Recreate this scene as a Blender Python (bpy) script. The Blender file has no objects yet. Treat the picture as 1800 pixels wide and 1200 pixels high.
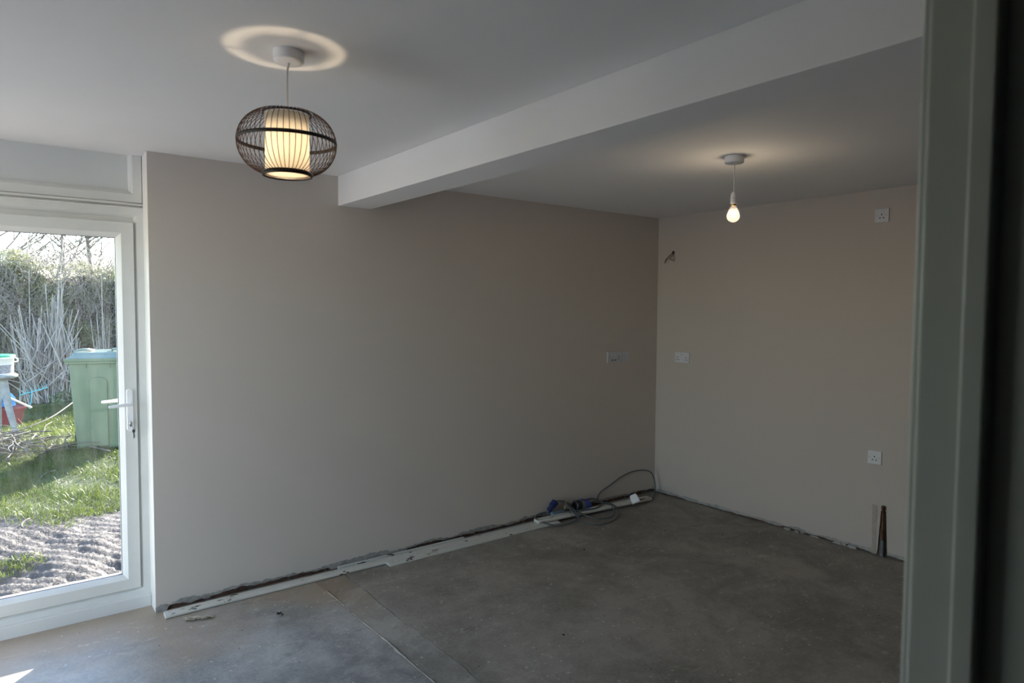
import bpy, bmesh, math, random
import numpy as np
from mathutils import Vector, Matrix

random.seed(7)
RNG = np.random.default_rng(11)
SC = bpy.context.scene
COL = SC.collection

# ------------------------------------------------------------------ camera
cam = bpy.data.cameras.new('camera')
cam.sensor_width = 36.0
cam.lens = 23.535
cam.clip_start = 0.02
cam.clip_end = 400
cam.dof.use_dof = True
cam.dof.focus_distance = 4.4
cam.dof.aperture_fstop = 4.5
camo = bpy.data.objects.new('camera', cam)
COL.objects.link(camo)
yaw, pitch, roll = 6.56266992e-01, -4.94584820e-02, 6.21134193e-03
cy, sy, cp, sp = math.cos(yaw), math.sin(yaw), math.cos(pitch), math.sin(pitch)
fw = Vector((sy*cp, cy*cp, sp)); rt = Vector((cy, -sy, 0)); up = rt.cross(fw)
c_, s_ = math.cos(roll), math.sin(roll)
rt, up = c_*rt + s_*up, -s_*rt + c_*up
camo.matrix_world = Matrix(((rt.x, up.x, -fw.x, -4.578), (rt.y, up.y, -fw.y, -3.867), (rt.z, up.z, -fw.z, 1.613), (0, 0, 0, 1)))
SC.camera = camo

# ------------------------------------------------------------------ world, sun, exposure
SUN_DIR = Vector((0.64, 0.755, 0.325)).normalized()      # towards the sun
W = bpy.data.worlds.new('world'); SC.world = W; W.use_nodes = True
wn = W.node_tree; wn.nodes.clear()
sky = wn.nodes.new('ShaderNodeTexSky'); sky.sky_type = 'NISHITA'; sky.sun_disc = False
sky.sun_elevation = math.asin(SUN_DIR.z); sky.sun_rotation = math.atan2(SUN_DIR.x, SUN_DIR.y)
sky.air_density = 1.0; sky.dust_density = 0.25; sky.ozone_density = 1.6
bg = wn.nodes.new('ShaderNodeBackground'); bg.inputs['Strength'].default_value = 1.2
wo = wn.nodes.new('ShaderNodeOutputWorld')
wn.links.new(sky.outputs[0], bg.inputs[0]); wn.links.new(bg.outputs[0], wo.inputs[0])

sun = bpy.data.lights.new('sun', 'SUN'); sun.energy = 38.0; sun.angle = math.radians(0.6); sun.color = (1.0, 0.90, 0.78)
suno = bpy.data.objects.new('sun', sun); COL.objects.link(suno)
suno.rotation_mode = 'QUATERNION'; suno.rotation_quaternion = SUN_DIR.to_track_quat('Z', 'Y')

def portal(loc, rot, sx, sz):
    l = bpy.data.lights.new('sky_portal', 'AREA'); l.shape = 'RECTANGLE'; l.size = sx; l.size_y = sz
    l.cycles.is_portal = True
    o = bpy.data.objects.new('sky_portal', l); COL.objects.link(o); o.location = loc; o.rotation_euler = rot
portal((-4.78, 0.30, 1.1), (math.radians(-90), 0, 0), 1.65, 2.0)        # door and added side light, shining to -Y
portal((-5.90, -1.125, 1.17), (0, math.radians(-90), 0), 2.3, 1.9)       # added left window, shining to +X

BULB = (1.0, 0.78, 0.53)
BULB_1 = 1700.0
BULB_2 = 1200.0
SC.view_settings.view_transform = 'Standard'
SC.view_settings.look = 'None'
SC.view_settings.gamma = 1.0
SC.view_settings.use_curve_mapping = False
SC.view_settings.exposure = 0.0

# ------------------------------------------------------------------ helpers
def put(name, me, mat=None, parent=None, loc=None):
    o = bpy.data.objects.new(name, me); COL.objects.link(o)
    if mat is not None and len(me.materials) == 0: me.materials.append(mat)
    if parent is not None: o.parent = parent
    if loc is not None: o.location = loc
    return o

def empty(name, loc=(0, 0, 0), rz=0.0):
    o = bpy.data.objects.new(name, None); COL.objects.link(o); o.location = loc; o.rotation_euler = (0, 0, rz)
    o.empty_display_size = 0.05
    return o

def tag(o, label=None, cat=None, group=None, kind=None):
    if label: o['label'] = label
    if cat: o['category'] = cat
    if group: o['group'] = group
    if kind: o['kind'] = kind
    return o

def mesh(name, v, f, smooth=False):
    me = bpy.data.meshes.new(name); me.from_pydata([tuple(map(float, q)) for q in v], [], f); me.update()
    if smooth:
        for p in me.polygons: p.use_smooth = True
    return me

class MB:
    def __init__(s): s.v = []; s.f = []; s.sm = []
    def add(s, v, f, smooth=False):
        n = len(s.v); s.v += [tuple(q) for q in v]; s.f += [tuple(i+n for i in q) for q in f]; s.sm += [smooth]*len(f)
    def box(s, a, b):
        x0, y0, z0 = a; x1, y1, z1 = b
        s.add([(x0,y0,z0),(x1,y0,z0),(x1,y1,z0),(x0,y1,z0),(x0,y0,z1),(x1,y0,z1),(x1,y1,z1),(x0,y1,z1)],
              [(0,3,2,1),(4,5,6,7),(0,1,5,4),(1,2,6,5),(2,3,7,6),(3,0,4,7)])
    def tube(s, pts, r, n=8, caps=True):
        pts = [Vector(p) for p in pts]; k = len(pts)
        rs = r if hasattr(r, '__len__') else [r]*k
        v = []; ref = None
        for i, p in enumerate(pts):
            t = (pts[min(i+1, k-1)] - pts[max(i-1, 0)])
            t = t.normalized() if t.length > 1e-9 else Vector((0, 0, 1))
            if ref is None:
                ref = t.orthogonal().normalized()
            else:
                ref = (ref - t*ref.dot(t)); ref = ref.normalized() if ref.length > 1e-6 else t.orthogonal().normalized()
            b = t.cross(ref)
            for j in range(n):
                a = 2*math.pi*j/n; v.append(p + (ref*math.cos(a) + b*math.sin(a))*rs[i])
        f = [(i*n+j, i*n+(j+1) % n, (i+1)*n+(j+1) % n, (i+1)*n+j) for i in range(k-1) for j in range(n)]
        s.add(v, f, True)
        if caps: s.add(v[:n], [tuple(range(n))[::-1]]); s.add(v[-n:], [tuple(range(n))])
    def lathe(s, prof, c=(0, 0, 0), n=32, closed=False, axis='z'):
        v = []
        for r, z in prof:
            for j in range(n):
                a = 2*math.pi*j/n
                if axis == 'z': v.append((c[0]+r*math.cos(a), c[1]+r*math.sin(a), c[2]+z))
                elif axis == 'y': v.append((c[0]+r*math.cos(a), c[1]+z, c[2]-r*math.sin(a)))
                else: v.append((c[0]+z, c[1]+r*math.cos(a), c[2]+r*math.sin(a)))
        k = len(prof); f = []
        for i in range(k if closed else k-1):
            i2 = (i+1) % k
            f += [(i*n+j, i*n+(j+1) % n, i2*n+(j+1) % n, i2*n+j) for j in range(n)]
        s.add(v, f, True)
    def build(s, name, mat, parent=None, loc=None, bevel=0, seg=2, autosm=True, kind=None):
        me = bpy.data.meshes.new(name); me.from_pydata([tuple(map(float, q)) for q in s.v], [], s.f); me.update()
        for p, sm in zip(me.polygons, s.sm): p.use_smooth = sm
        if bevel:
            bm = bmesh.new(); bm.from_mesh(me)
            bmesh.ops.remove_doubles(bm, verts=bm.verts, dist=1e-6)
            es = [e for e in bm.edges if len(e.link_faces) == 2 and e.calc_face_angle(0) > 0.6]
            bmesh.ops.bevel(bm, geom=es, offset=bevel, segments=seg, affect='EDGES', profile=0.6, clamp_overlap=True)
            bm.to_mesh(me); bm.free()
        o = put(name, me, mat, parent, loc)
        if kind: o['kind'] = kind
        return o

def spline(pts, n=10, closed=False):
    P = [Vector(p) for p in pts]; out = []; k = len(P)
    rng = range(k if closed else k-1)
    for i in rng:
        if closed: p0, p1, p2, p3 = P[i-1], P[i], P[(i+1) % k], P[(i+2) % k]
        else: p0, p1, p2, p3 = P[max(i-1, 0)], P[i], P[i+1], P[min(i+2, k-1)]
        for j in range(n):
            t = j/n
            out.append(0.5*((2*p1) + (p2-p0)*t + (2*p0-5*p1+4*p2-p3)*t*t + (3*p1-p0-3*p2+p3)*t**3))
    out.append(P[0] if closed else P[-1])
    return out

# --- materials
class M:
    def __init__(s, name, color=(.5, .5, .5), rough=.6, metal=0.0, spec=.5):
        s.m = bpy.data.materials.new(name); s.m.use_nodes = True; s.t = s.m.node_tree; s.n = s.t.nodes
        s.b = s.n['Principled BSDF']; s.out = s.n['Material Output']
        s.b.inputs['Base Color'].default_value = (*color, 1); s.b.inputs['Roughness'].default_value = rough
        s.b.inputs['Metallic'].default_value = metal; s.b.inputs['Specular IOR Level'].default_value = spec
        s.co = None; s.h = None
    def coord(s):
        if s.co is None:
            s.co = s.n.new('ShaderNodeTexCoord').outputs['Object']
        return s.co
    def geo(s):
        return s.n.new('ShaderNodeNewGeometry').outputs['Position']
    def noise(s, scale, detail=4, rough=.55, src=None, stretch=None, dist=0):
        src = src or s.geo()
        if stretch:
            mp = s.n.new('ShaderNodeMapping'); mp.inputs['Scale'].default_value = stretch; s.t.links.new(src, mp.inputs[0]); src = mp.outputs[0]
        t = s.n.new('ShaderNodeTexNoise'); t.inputs['Scale'].default_value = scale; t.inputs['Detail'].default_value = detail
        t.inputs['Roughness'].default_value = rough; t.inputs['Distortion'].default_value = dist
        s.t.links.new(src, t.inputs['Vector']); return t.outputs['Fac']
    def voro(s, scale, src=None, feature='F1'):
        t = s.n.new('ShaderNodeTexVoronoi'); t.inputs['Scale'].default_value = scale; t.feature = feature
        s.t.links.new(src or s.geo(), t.inputs['Vector']); return t
    def ramp(s, fac, lo, hi, a=0.0, b=1.0, clamp=True):
        t = s.n.new('ShaderNodeMapRange'); t.clamp = clamp
        for k, v in zip(('From Min', 'From Max', 'To Min', 'To Max'), (lo, hi, a, b)): t.inputs[k].default_value = v
        s.t.links.new(fac, t.inputs[0]); return t.outputs[0]
    def math(s, op, a, b=None):
        t = s.n.new('ShaderNodeMath'); t.operation = op
        for i, q in enumerate((a, b)):
            if q is None: continue
            if isinstance(q, (int, float)): t.inputs[i].default_value = q
            else: s.t.links.new(q, t.inputs[i])
        return t.outputs[0]
    def sep(s, src=None):
        t = s.n.new('ShaderNodeSeparateXYZ'); s.t.links.new(src or s.geo(), t.inputs[0]); return t.outputs
    def mix(s, fac, a, b):
        t = s.n.new('ShaderNodeMix'); t.data_type = 'RGBA'
        if isinstance(fac, (int, float)): t.inputs['Factor'].default_value = fac
        else: s.t.links.new(fac, t.inputs['Factor'])
        for k, q in (('A', a), ('B', b)):
            sock = [i for i in t.inputs if i.name == k and i.type == 'RGBA'][0]
            if isinstance(q, tuple): sock.default_value = (*q, 1)
            else: s.t.links.new(q, sock)
        return [o for o in t.outputs if o.type == 'RGBA'][0]
    def color(s, c): s.t.links.new(c, s.b.inputs['Base Color']); return s
    def rough(s, c): s.t.links.new(c, s.b.inputs['Roughness']); return s
    def bump(s, h, strength=.3, dist=.01):
        t = s.n.new('ShaderNodeBump'); t.inputs['Strength'].default_value = strength; t.inputs['Distance'].default_value = dist
        s.t.links.new(h, t.inputs['Height']); s.t.links.new(t.outputs[0], s.b.inputs['Normal']); return s

def simple(name, color, rough=.5, metal=0.0, var=.12, scale=30, bump=.05, spec=.5):
    m = M(name, color, rough, metal, spec); n = m.noise(scale, 3)
    dark = tuple(c*(1-var) for c in color); lite = tuple(min(1, c*(1+var)) for c in color)
    m.color(m.mix(m.ramp(n, .3, .7), dark, lite))
    if bump: m.bump(m.noise(scale*6, 3), bump, .002)
    return m.m

MAT = {}
MAT['upvc'] = simple('white_upvc', (.73, .735, .72), .32, var=.02, scale=8, bump=.01)
MAT['seal'] = simple('black_rubber_seal', (.012, .013, .03), .6)
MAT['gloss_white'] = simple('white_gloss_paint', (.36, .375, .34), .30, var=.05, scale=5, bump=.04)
MAT['plastic'] = simple('white_plastic', (.86, .86, .88), .3, var=.02, bump=0)
MAT['socket'] = simple('aged_white_socket_plastic', (.60, .61, .65), .3, var=.02, bump=0)
MAT['flex'] = simple('white_flex', (.75, .75, .74), .45, var=.03, bump=0)
MAT['black'] = simple('black_plastic', (.012, .012, .014), .45, bump=.02)
MAT['hole'] = simple('dark_hole', (.006, .006, .006), .9, bump=0)
MAT['grey_plastic'] = simple('grey_plastic', (.13, .14, .16), .45)
MAT['blue_plastic'] = simple('blue_plastic', (.015, .05, .42), .35)
MAT['navy_plastic'] = simple('navy_plastic', (.02, .035, .13), .4)
MAT['tan'] = simple('tan_plastic', (.30, .25, .16), .6)
MAT['grey_cable'] = simple('grey_cable', (.10, .11, .12), .45, bump=0)
MAT['metal'] = simple('worn_steel', (.45, .44, .42), .35, metal=1.0)
MAT['brass'] = simple('brass', (.55, .38, .14), .3, metal=1.0)
MAT['bamboo'] = simple('dark_bamboo', (.10, .036, .016), .38, var=.3, scale=60)
MAT['bamboo_black'] = simple('black_bamboo_ring', (.022, .013, .009), .5, var=.3, scale=60)
MAT['brick'] = simple('old_red_brick', (.11, .060, .045), .9, var=.45, scale=18, bump=.4)
MAT['mortar'] = simple('rubble_mortar', (.14, .12, .10), .95, var=.4, scale=25, bump=.5)
MAT['copper'] = simple('tarnished_copper', (.16, .065, .035), .45, metal=.7, var=.4, scale=20)
MAT['oldwire'] = simple('old_wire_sheath', (.10, .075, .05), .6)
MAT['green_bin'] = simple('sage_green_plastic', (.110, .165, .108), .5, var=.07, scale=6, bump=.15)
MAT['green_lid'] = simple('pale_green_lid_plastic', (.14, .19, .155), .28, var=.08, scale=6, bump=.1)
MAT['green_cap'] = simple('green_plastic', (.03, .36, .17), .4)
MAT['stone'] = simple('grey_stone', (.22, .25, .26), .8, var=.2, scale=20, bump=.3)
MAT['tub_red'] = simple('maroon_plastic', (.20, .028, .035), .45)
MAT['bag_blue'] = simple('blue_plastic_bag', (.05, .28, .62), .35, var=.3)
MAT['deep_blue'] = simple('deep_blue_plastic', (.02, .05, .40), .4)
MAT['teal'] = simple('teal_painted_metal', (.06, .34, .38), .5)
MAT['pale_wood'] = simple('weathered_wood', (.55, .50, .40), .8, var=.2)
MAT['cane'] = simple('dry_grey_cane', (.27, .25, .225), .7, var=.35, scale=8, bump=.1)
MAT['branch'] = simple('pale_dead_branch', (.11, .10, .085), .8, var=.4, scale=10, bump=.2)
MAT['bark'] = simple('grey_bark', (.13, .12, .11), .9, var=.35, scale=12, bump=.4)
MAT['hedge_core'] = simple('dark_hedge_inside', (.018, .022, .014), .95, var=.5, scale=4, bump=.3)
MAT['paper'] = simple('torn_wallpaper', (.50, .45, .36), .85, var=.15)
MAT['debris'] = simple('dark_debris', (.05, .04, .03), .9)
MAT['chip'] = simple('plaster_chip', (.42, .40, .37), .9)

def leaf_mat(name, a, b):
    m = M(name, a, .45); n = m.noise(2.5, 3); n2 = m.noise(40, 2)
    c = m.mix(m.ramp(m.math('ADD', m.math('MULTIPLY', n, .5), m.math('MULTIPLY', n2, .5)), .4, .6), a, b)
    m.color(c)
    tr = m.n.new('ShaderNodeBsdfTranslucent'); m.t.links.new(c, tr.inputs[0])
    mx = m.n.new('ShaderNodeMixShader'); mx.inputs[0].default_value = .45
    m.t.links.new(m.b.outputs[0], mx.inputs[1]); m.t.links.new(tr.outputs[0], mx.inputs[2]); m.t.links.new(mx.outputs[0], m.out.inputs[0])
    return m.m
MAT['leaf'] = leaf_mat('hedge_leaves', (.085, .105, .055), (.38, .39, .21))
MAT['grass'] = leaf_mat('grass_blades', (.040, .075, .010), (.115, .155, .025))
MAT['ivy'] = leaf_mat('low_weed_leaves', (.06, .12, .05), (.16, .25, .10))

# walls: emulsion paint, unpainted grey plaster in a ragged band at the foot
def wall_mat(name, paint, foot):
    m = M(name, paint, .82, spec=.25); z = m.sep()['Z']
    n = m.noise(5, 5, .7); lim = m.ramp(n, .3, .7, foot*.55, foot*1.5)
    band = m.ramp(m.math('SUBTRACT', z, lim), -.002, .002, 1, 0)
    p2 = m.mix(m.noise(1.3, 4), tuple(c*.965 for c in paint), tuple(min(1, c*1.03) for c in paint))
    pl = m.mix(m.ramp(m.noise(22, 5), .35, .65), (.26, .25, .24), (.42, .40, .38))
    m.color(m.mix(band, p2, pl))
    m.bump(m.math('ADD', m.noise(190, 3), m.math('MULTIPLY', band, -2.0)), .10, .002)
    return m.m
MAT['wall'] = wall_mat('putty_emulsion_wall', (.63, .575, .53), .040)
MAT['wall_dimmed'] = wall_mat('putty_emulsion_dimmed_wall', (.50, .455, .42), .030)  # same putty paint, darkened to put the end wall's dimmer light into the colour
MAT['ceiling'] = simple('white_ceiling_paint', (.74, .745, .75), .8, var=.015, scale=2, bump=.04, spec=.2)
MAT['hall'] = simple('hall_paint', (.22, .25, .22), .8, var=.03, scale=3, bump=.03)
MAT['outer'] = simple('pale_render', (.55, .53, .50), .9, var=.1, scale=6, bump=.3)
MAT['panel'] = simple('white_infill_panel', (.70, .72, .71), .45, var=.02, scale=3, bump=.01)

def concrete(name, a, b, warm=None, rough=.62, spec=.5, specks=.62):
    m = M(name, a, rough, spec=spec)
    n1 = m.noise(1.6, 7, .65, dist=.6); n2 = m.noise(9, 6, .7); n3 = m.noise(60, 4, .6)
    t = m.math('ADD', m.math('MULTIPLY', n1, .5), m.math('ADD', m.math('MULTIPLY', n2, .33), m.math('MULTIPLY', n3, .17)))
    c = m.mix(m.ramp(t, .425, .575), a, b)
    if warm:       # sandy dust swept up along the foot of the long wall
        y = m.sep()['Y']; k = m.ramp(m.math('ADD', y, m.ramp(m.noise(2.2, 5), .3, .7, -.35, .35)), -.75, -.12)
        c = m.mix(m.math('MULTIPLY', k, .8), c, warm)
    # scuffs: long pale smears
    sm = m.ramp(m.noise(5, 6, .7, stretch=(1, 3.2, 1), dist=1.2), .60, .76)
    c = m.mix(m.math('MULTIPLY', sm, .48), c, tuple(min(1, q*1.9) for q in b))
    dk = m.ramp(m.noise(3.3, 6, .75, dist=.8), .63, .74)
    c = m.mix(m.math('MULTIPLY', dk, .45), c, tuple(q*.45 for q in a))
    # paint and plaster spots
    v = m.voro(22); gate = m.ramp(m.noise(3.1, 3), .46, .54)
    sp = m.math('MULTIPLY', m.ramp(v.outputs['Distance'], .10, .15, 1, 0), gate)
    v2 = m.voro(7.5); sp2 = m.math('MULTIPLY', m.ramp(m.math('ADD', v2.outputs['Distance'], m.ramp(m.noise(40, 4), 0, 1, -.09, .09)), .10, .15, 1, 0), m.ramp(m.noise(2.3, 3, src=None), .50, .62))
    c = m.mix(m.math('MULTIPLY', sp, specks), c, (.62, .61, .58))
    c = m.mix(m.math('MULTIPLY', sp2, .48), c, (.52, .51, .48))
    v3 = m.voro(15); d3 = m.math('MULTIPLY', m.ramp(v3.outputs['Distance'], .05, .09, 1, 0), m.ramp(m.noise(4.7, 2), .5, .6))
    c = m.mix(m.math('MULTIPLY', d3, .8), c, (.03, .027, .022))
    # ragged flecks of old plaster and adhesive
    fl = m.math('MULTIPLY', m.ramp(m.noise(17, 8, .78, dist=.5), .63, .67), m.ramp(m.noise(1.9, 3), .48, .60))
    c = m.mix(m.math('MULTIPLY', fl, .45), c, (.55, .54, .51))
    m.color(c)
    m.rough(m.ramp(n2, .3, .7, rough-.12, rough+.15))
    m.bump(m.math('ADD', m.math('MULTIPLY', n2, 1.0), m.math('MULTIPLY', n3, .5)), .28, .006)
    return m.m
MAT['slab_left'] = concrete('bare_concrete_pale', (.23, .232, .225), (.44, .44, .42), (.38, .30, .215), .5, specks=.8)
MAT['slab_right'] = concrete('bare_concrete_dark', (.205, .19, .162), (.37, .34, .295), None, .6, specks=.8)
MAT['strip'] = concrete('old_wall_footing', (.25, .235, .205), (.42, .40, .355), (.34, .26, .185), .8, .3)

def mud():
    m = M('wet_mud_and_soil', (.2, .18, .15), .55); p = m.sep()
    n = m.noise(5, 8, .7); n2 = m.noise(30, 5)
    c = m.mix(m.ramp(n, .35, .65), (.030, .028, .028), (.066, .066, .068)); c = m.mix(m.math('MULTIPLY', m.ramp(n2, .55, .75), .5), c, (.04, .033, .026))
    g = m.mix(n2, (.05, .075, .02), (.11, .14, .04))
    k = m.ramp(m.math('ADD', p['Y'], m.ramp(m.noise(1.6, 5), .3, .7, -.5, .5)), 2.2, 2.8)
    m.color(m.mix(m.math('MULTIPLY', k, .8), c, g)); m.rough(m.ramp(n, .3, .7, .55, .95)); m.b.inputs['Specular IOR Level'].default_value = .3; m.bump(m.math('ADD', n, n2), .55, .04)
    return m.m
MAT['mud'] = mud()

def painted_timber():
    m = M('flaking_white_gloss_timber', (.7, .69, .63), .4); src = m.coord()
    chip = m.math('MULTIPLY', m.ramp(m.noise(26, 4, .65, src=src, stretch=(.35, 1, 1)), .625, .64), 1.0)
    c = m.mix(m.noise(7, 4, src=src), (.58, .56, .49), (.76, .75, .69))
    m.color(m.mix(chip, c, (.035, .028, .022))); m.bump(m.math('MULTIPLY', chip, -1), .5, .003)
    return m.m
MAT['timber'] = painted_timber()

def glass_mat(name, haze=.02):
    m = bpy.data.materials.new(name); m.use_nodes = True; t = m.node_tree; t.nodes.clear()
    out = t.nodes.new('ShaderNodeOutputMaterial'); tr = t.nodes.new('ShaderNodeBsdfTransparent'); tr.inputs[0].default_value = (.955, .955, .955, 1)
    gl = t.nodes.new('ShaderNodeBsdfGlossy'); gl.inputs['Roughness'].default_value = .01
    lw = t.nodes.new('ShaderNodeFresnel'); lw.inputs[0].default_value = 1.5
    gb = t.nodes.new('ShaderNodeNewGeometry'); inv = t.nodes.new('ShaderNodeMath'); inv.operation = 'SUBTRACT'; inv.inputs[0].default_value = 1.0; t.links.new(gb.outputs['Backfacing'], inv.inputs[1])
    mul = t.nodes.new('ShaderNodeMath'); mul.operation = 'MULTIPLY'; t.links.new(lw.outputs[0], mul.inputs[0]); t.links.new(inv.outputs[0], mul.inputs[1])
    m1 = t.nodes.new('ShaderNodeMixShader'); t.links.new(mul.outputs[0], m1.inputs[0]); t.links.new(tr.outputs[0], m1.inputs[1]); t.links.new(gl.outputs[0], m1.inputs[2])
    # dust and rain streaks on the pane scatter a little light
    df = t.nodes.new('ShaderNodeBsdfTranslucent'); df.inputs[0].default_value = (.9, .95, 1, 1)
    g = t.nodes.new('ShaderNodeNewGeometry'); mp = t.nodes.new('ShaderNodeMapping'); mp.inputs['Rotation'].default_value = (0, .6, 0); mp.inputs['Scale'].default_value = (14, 1, 3)
    nz = t.nodes.new('ShaderNodeTexNoise'); nz.inputs['Scale'].default_value = 2.2; nz.inputs['Detail'].default_value = 5
    mr = t.nodes.new('ShaderNodeMapRange'); mr.inputs[1].default_value = .3; mr.inputs[2].default_value = .8; mr.inputs[3].default_value = haze*.4; mr.inputs[4].default_value = haze*2.4
    t.links.new(g.outputs['Position'], mp.inputs[0]); t.links.new(mp.outputs[0], nz.inputs['Vector']); t.links.new(nz.outputs[0], mr.inputs[0])
    m2 = t.nodes.new('ShaderNodeMixShader'); t.links.new(mr.outputs[0], m2.inputs[0]); t.links.new(m1.outputs[0], m2.inputs[1]); t.links.new(df.outputs[0], m2.inputs[2])
    t.links.new(m2.outputs[0], out.inputs[0]); return m
MAT['glass'] = glass_mat('dusty_window_glass', .0025)

def emit(name, col, st):
    m = bpy.data.materials.new(name); m.use_nodes = True; t = m.node_tree; t.nodes.clear()
    out = t.nodes.new('ShaderNodeOutputMaterial'); e = t.nodes.new('ShaderNodeEmission'); e.inputs[0].default_value = (*col, 1); e.inputs[1].default_value = st
    t.links.new(e.outputs[0], out.inputs[0]); return m
MAT['bulb1'] = emit('warm_bulb_in_shade', BULB, BULB_1)
MAT['bulb2'] = emit('warm_bare_bulb', BULB, BULB_2)

def shade_mat():
    m = M('cream_lampshade_fabric', (.88, .85, .78), .8); n = m.noise(160, 2)
    c = m.mix(n, (.84, .80, .72), (.92, .89, .83)); m.color(c)
    tr = m.n.new('ShaderNodeBsdfTranslucent'); m.t.links.new(c, tr.inputs[0])
    mx = m.n.new('ShaderNodeMixShader'); mx.inputs[0].default_value = .55
    m.t.links.new(m.b.outputs[0], mx.inputs[1]); m.t.links.new(tr.outputs[0], mx.inputs[2]); m.t.links.new(mx.outputs[0], m.out.inputs[0])
    return m.m
MAT['shade'] = shade_mat()

def nz(x, seed=0.0):           # cheap smooth 1-D noise, -1..1
    return (math.sin(x*5.1+seed)+.6*math.sin(x*13.7+seed*2.3)+.45*math.sin(x*31.3+seed*1.7)+.3*math.sin(x*71.1+seed*3.1)+.2*math.sin(x*163+seed*.7))/2.0

# ------------------------------------------------------------------ THE SETTING
H = 2.4; YD = -3.559; XL = -5.60; YW = 0.143
def struct(o): o['kind'] = 'structure'; return o

# floor: bare base with two slabs and the strip left by a removed wall
b = MB(); b.box((XL-.3, YD-2.8, -.20), (.3, .29, -.03)); floor = struct(b.build('floor', MAT['mortar']))
def slab(name, left, right, mat, top, step=.03):
    ys = np.arange(YD-2.7, .2101, step); v = []; f = []
    for i, y in enumerate(ys):
        xl, xr = left(y), right(y); v += [(xl, y, top), (xr, y, top), (xl, y, -.032), (xr, y, -.032)]
        if i:
            a = 4*(i-1); q = 4*i
            f += [(a, a+1, q+1, q), (a+2, q+2, q+3, a+3), (a, q, q+2, a+2), (a+1, a+3, q+3, q+1)]
    f += [(0, 2, 3, 1), (4*(len(ys)-1), 4*(len(ys)-1)+1, 4*(len(ys)-1)+3, 4*(len(ys)-1)+2)]
    return put(name, mesh(name, v, f), mat, floor)
sl = slab('concrete_slab', lambda y: XL, lambda y: -3.135+.006*nz(y, 1), MAT['slab_left'], 0.0)
st = slab('footing_strip', lambda y: -3.134+.006*nz(y, 1), lambda y: -2.955+.010*nz(y*1.4, 4), MAT['strip'], -0.001)
sr = slab('concrete_slab', lambda y: -2.950+.011*nz(y*1.4, 4.15), lambda y: 0.02, MAT['slab_right'], 0.0)
st['label'] = 'brown mortar strip where a wall was taken out'; sr['label'] = 'darker concrete slab'
# low broken ridge of mortar along the strip's near edge
b = MB(); pts = []; rs = []
for i in range(110):
    y = -2.6 + i*.0215; pts.append((-3.122+.006*nz(y, 1), y, -.003)); rs.append(max(.0006, .005+.004*nz(y*1.3, 9)))
b.tube(pts, rs, 6); b.build('mortar_ridge', MAT['strip'], floor)

# long wall: brick core, plaster skin ending ragged above the floor
b = MB(); b.box((-3.94, .016, -.2), (.3, .30, H+.02)); wall_back = struct(b.build('wall_back', MAT['mortar']))
def plaster_skin(name, x0, x1, bottom, place, mat, parent, th=.014):
    xs = np.arange(x0, x1+.0001, .016); xs[-1] = x1; v = []; f = []; k = 4
    for i, x in enumerate(xs):
        zb = max(-.004, bottom(x))
        v += [place(x, 0, zb), place(x, 0, H), place(x, th, zb+.002), place(x, th, H)]
        if i:
            a = k*(i-1); q = k*i
            f += [(a, q, q+1, a+1), (a+2, a+3, q+3, q+2), (a, a+2, q+2, q), (a+1, q+1, q+3, a+3)]
    n = k*(len(xs)-1); f += [(0, 1, 3, 2), (n, n+2, n+3, n+1)]
    return put(name, mesh(name, v, f), mat, parent)
def bot1(x):
    e = x+3.952
    z = .024 + .008*nz(x*1.1, 2) + .006*nz(x*4, 5)
    if e < .05: z = -.003
    if -3.80 < x < -3.68: z = .012+.01*nz(x*6, 3)
    if -3.0 < x < -2.93: z = .006
    if -2.5 < x < -2.47: z = .004
    if -2.93 < x < -2.5: z = .012+.004*nz(x*5, 6)
    if x > -1.0: z += .006
    return z
plaster_skin('plaster', -3.952, 0.0, bot1, lambda x, d, z: (x, d, z), MAT['wall'], wall_back)
b = MB(); b.box((-3.952, .0141, -.002), (-3.9385, YW, H)); b.build('plaster', simple('white_painted_reveal', (.74, .73, .70), .75, var=.03, scale=6), wall_back)
brick_me = MB(); brick_me.box((-.104, 0, 0), (.104, .02, .060))
bo = brick_me.build('brick', MAT['brick'], wall_back, bevel=.004, seg=1); bm0 = bo.data
for i in range(17):
    o = bo if i == 0 else bpy.data.objects.new('brick', bm0)
    if i: COL.objects.link(o); o.parent = wall_back
    o.location = (-3.80+i*.222, .0145, -.020+.002*math.sin(i*3.1))
# end wall
b = MB(); b.box((.016, YD-.2, -.2), (.30, .30, H+.02)); wall_right = struct(b.build('wall_right', MAT['mortar']))
def bot2(y):
    z = .010+.005*nz(y*1.3, 8)+.004*nz(y*5, 2)
    if -1.950 < y < -1.905: z = .30
    if -1.62 < y < -1.22: z += .006
    return z
plaster_skin('plaster', YD, -.0005, bot2, lambda y, d, z: (d, y, z), MAT['wall_dimmed'], wall_right)
bo2 = bpy.data.objects.new('brick', bm0)
for i in [k for k in range(15) if k != 8]:
    o = bpy.data.objects.new('brick', bm0); COL.objects.link(o); o.parent = wall_right; o.rotation_euler = (0, 0, -math.pi/2)
    o.location = (.0145, -.14-i*.222, -.024)
bpy.data.objects.remove(bo2)
# rough plaster lips and fallen crumbs stuck along the end wall foot
def crumb(name, c, s, mat, parent=None):
    me = bpy.data.meshes.new(name); bm = bmesh.new(); bmesh.ops.create_icosphere(bm, subdivisions=2, radius=1)
    sd = random.random()*50
    for v in bm.verts:
        q = 1+.28*math.sin(v.co.x*4+sd)+.22*math.sin(v.co.y*5+sd*2)+.2*math.sin(v.co.z*6+sd*3)
        v.co = Vector((v.co.x*s[0]*q, v.co.y*s[1]*q, max(-.4, v.co.z)*s[2]*q))
    bm.to_mesh(me); bm.free(); return put(name, me, mat, parent, c)

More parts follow.
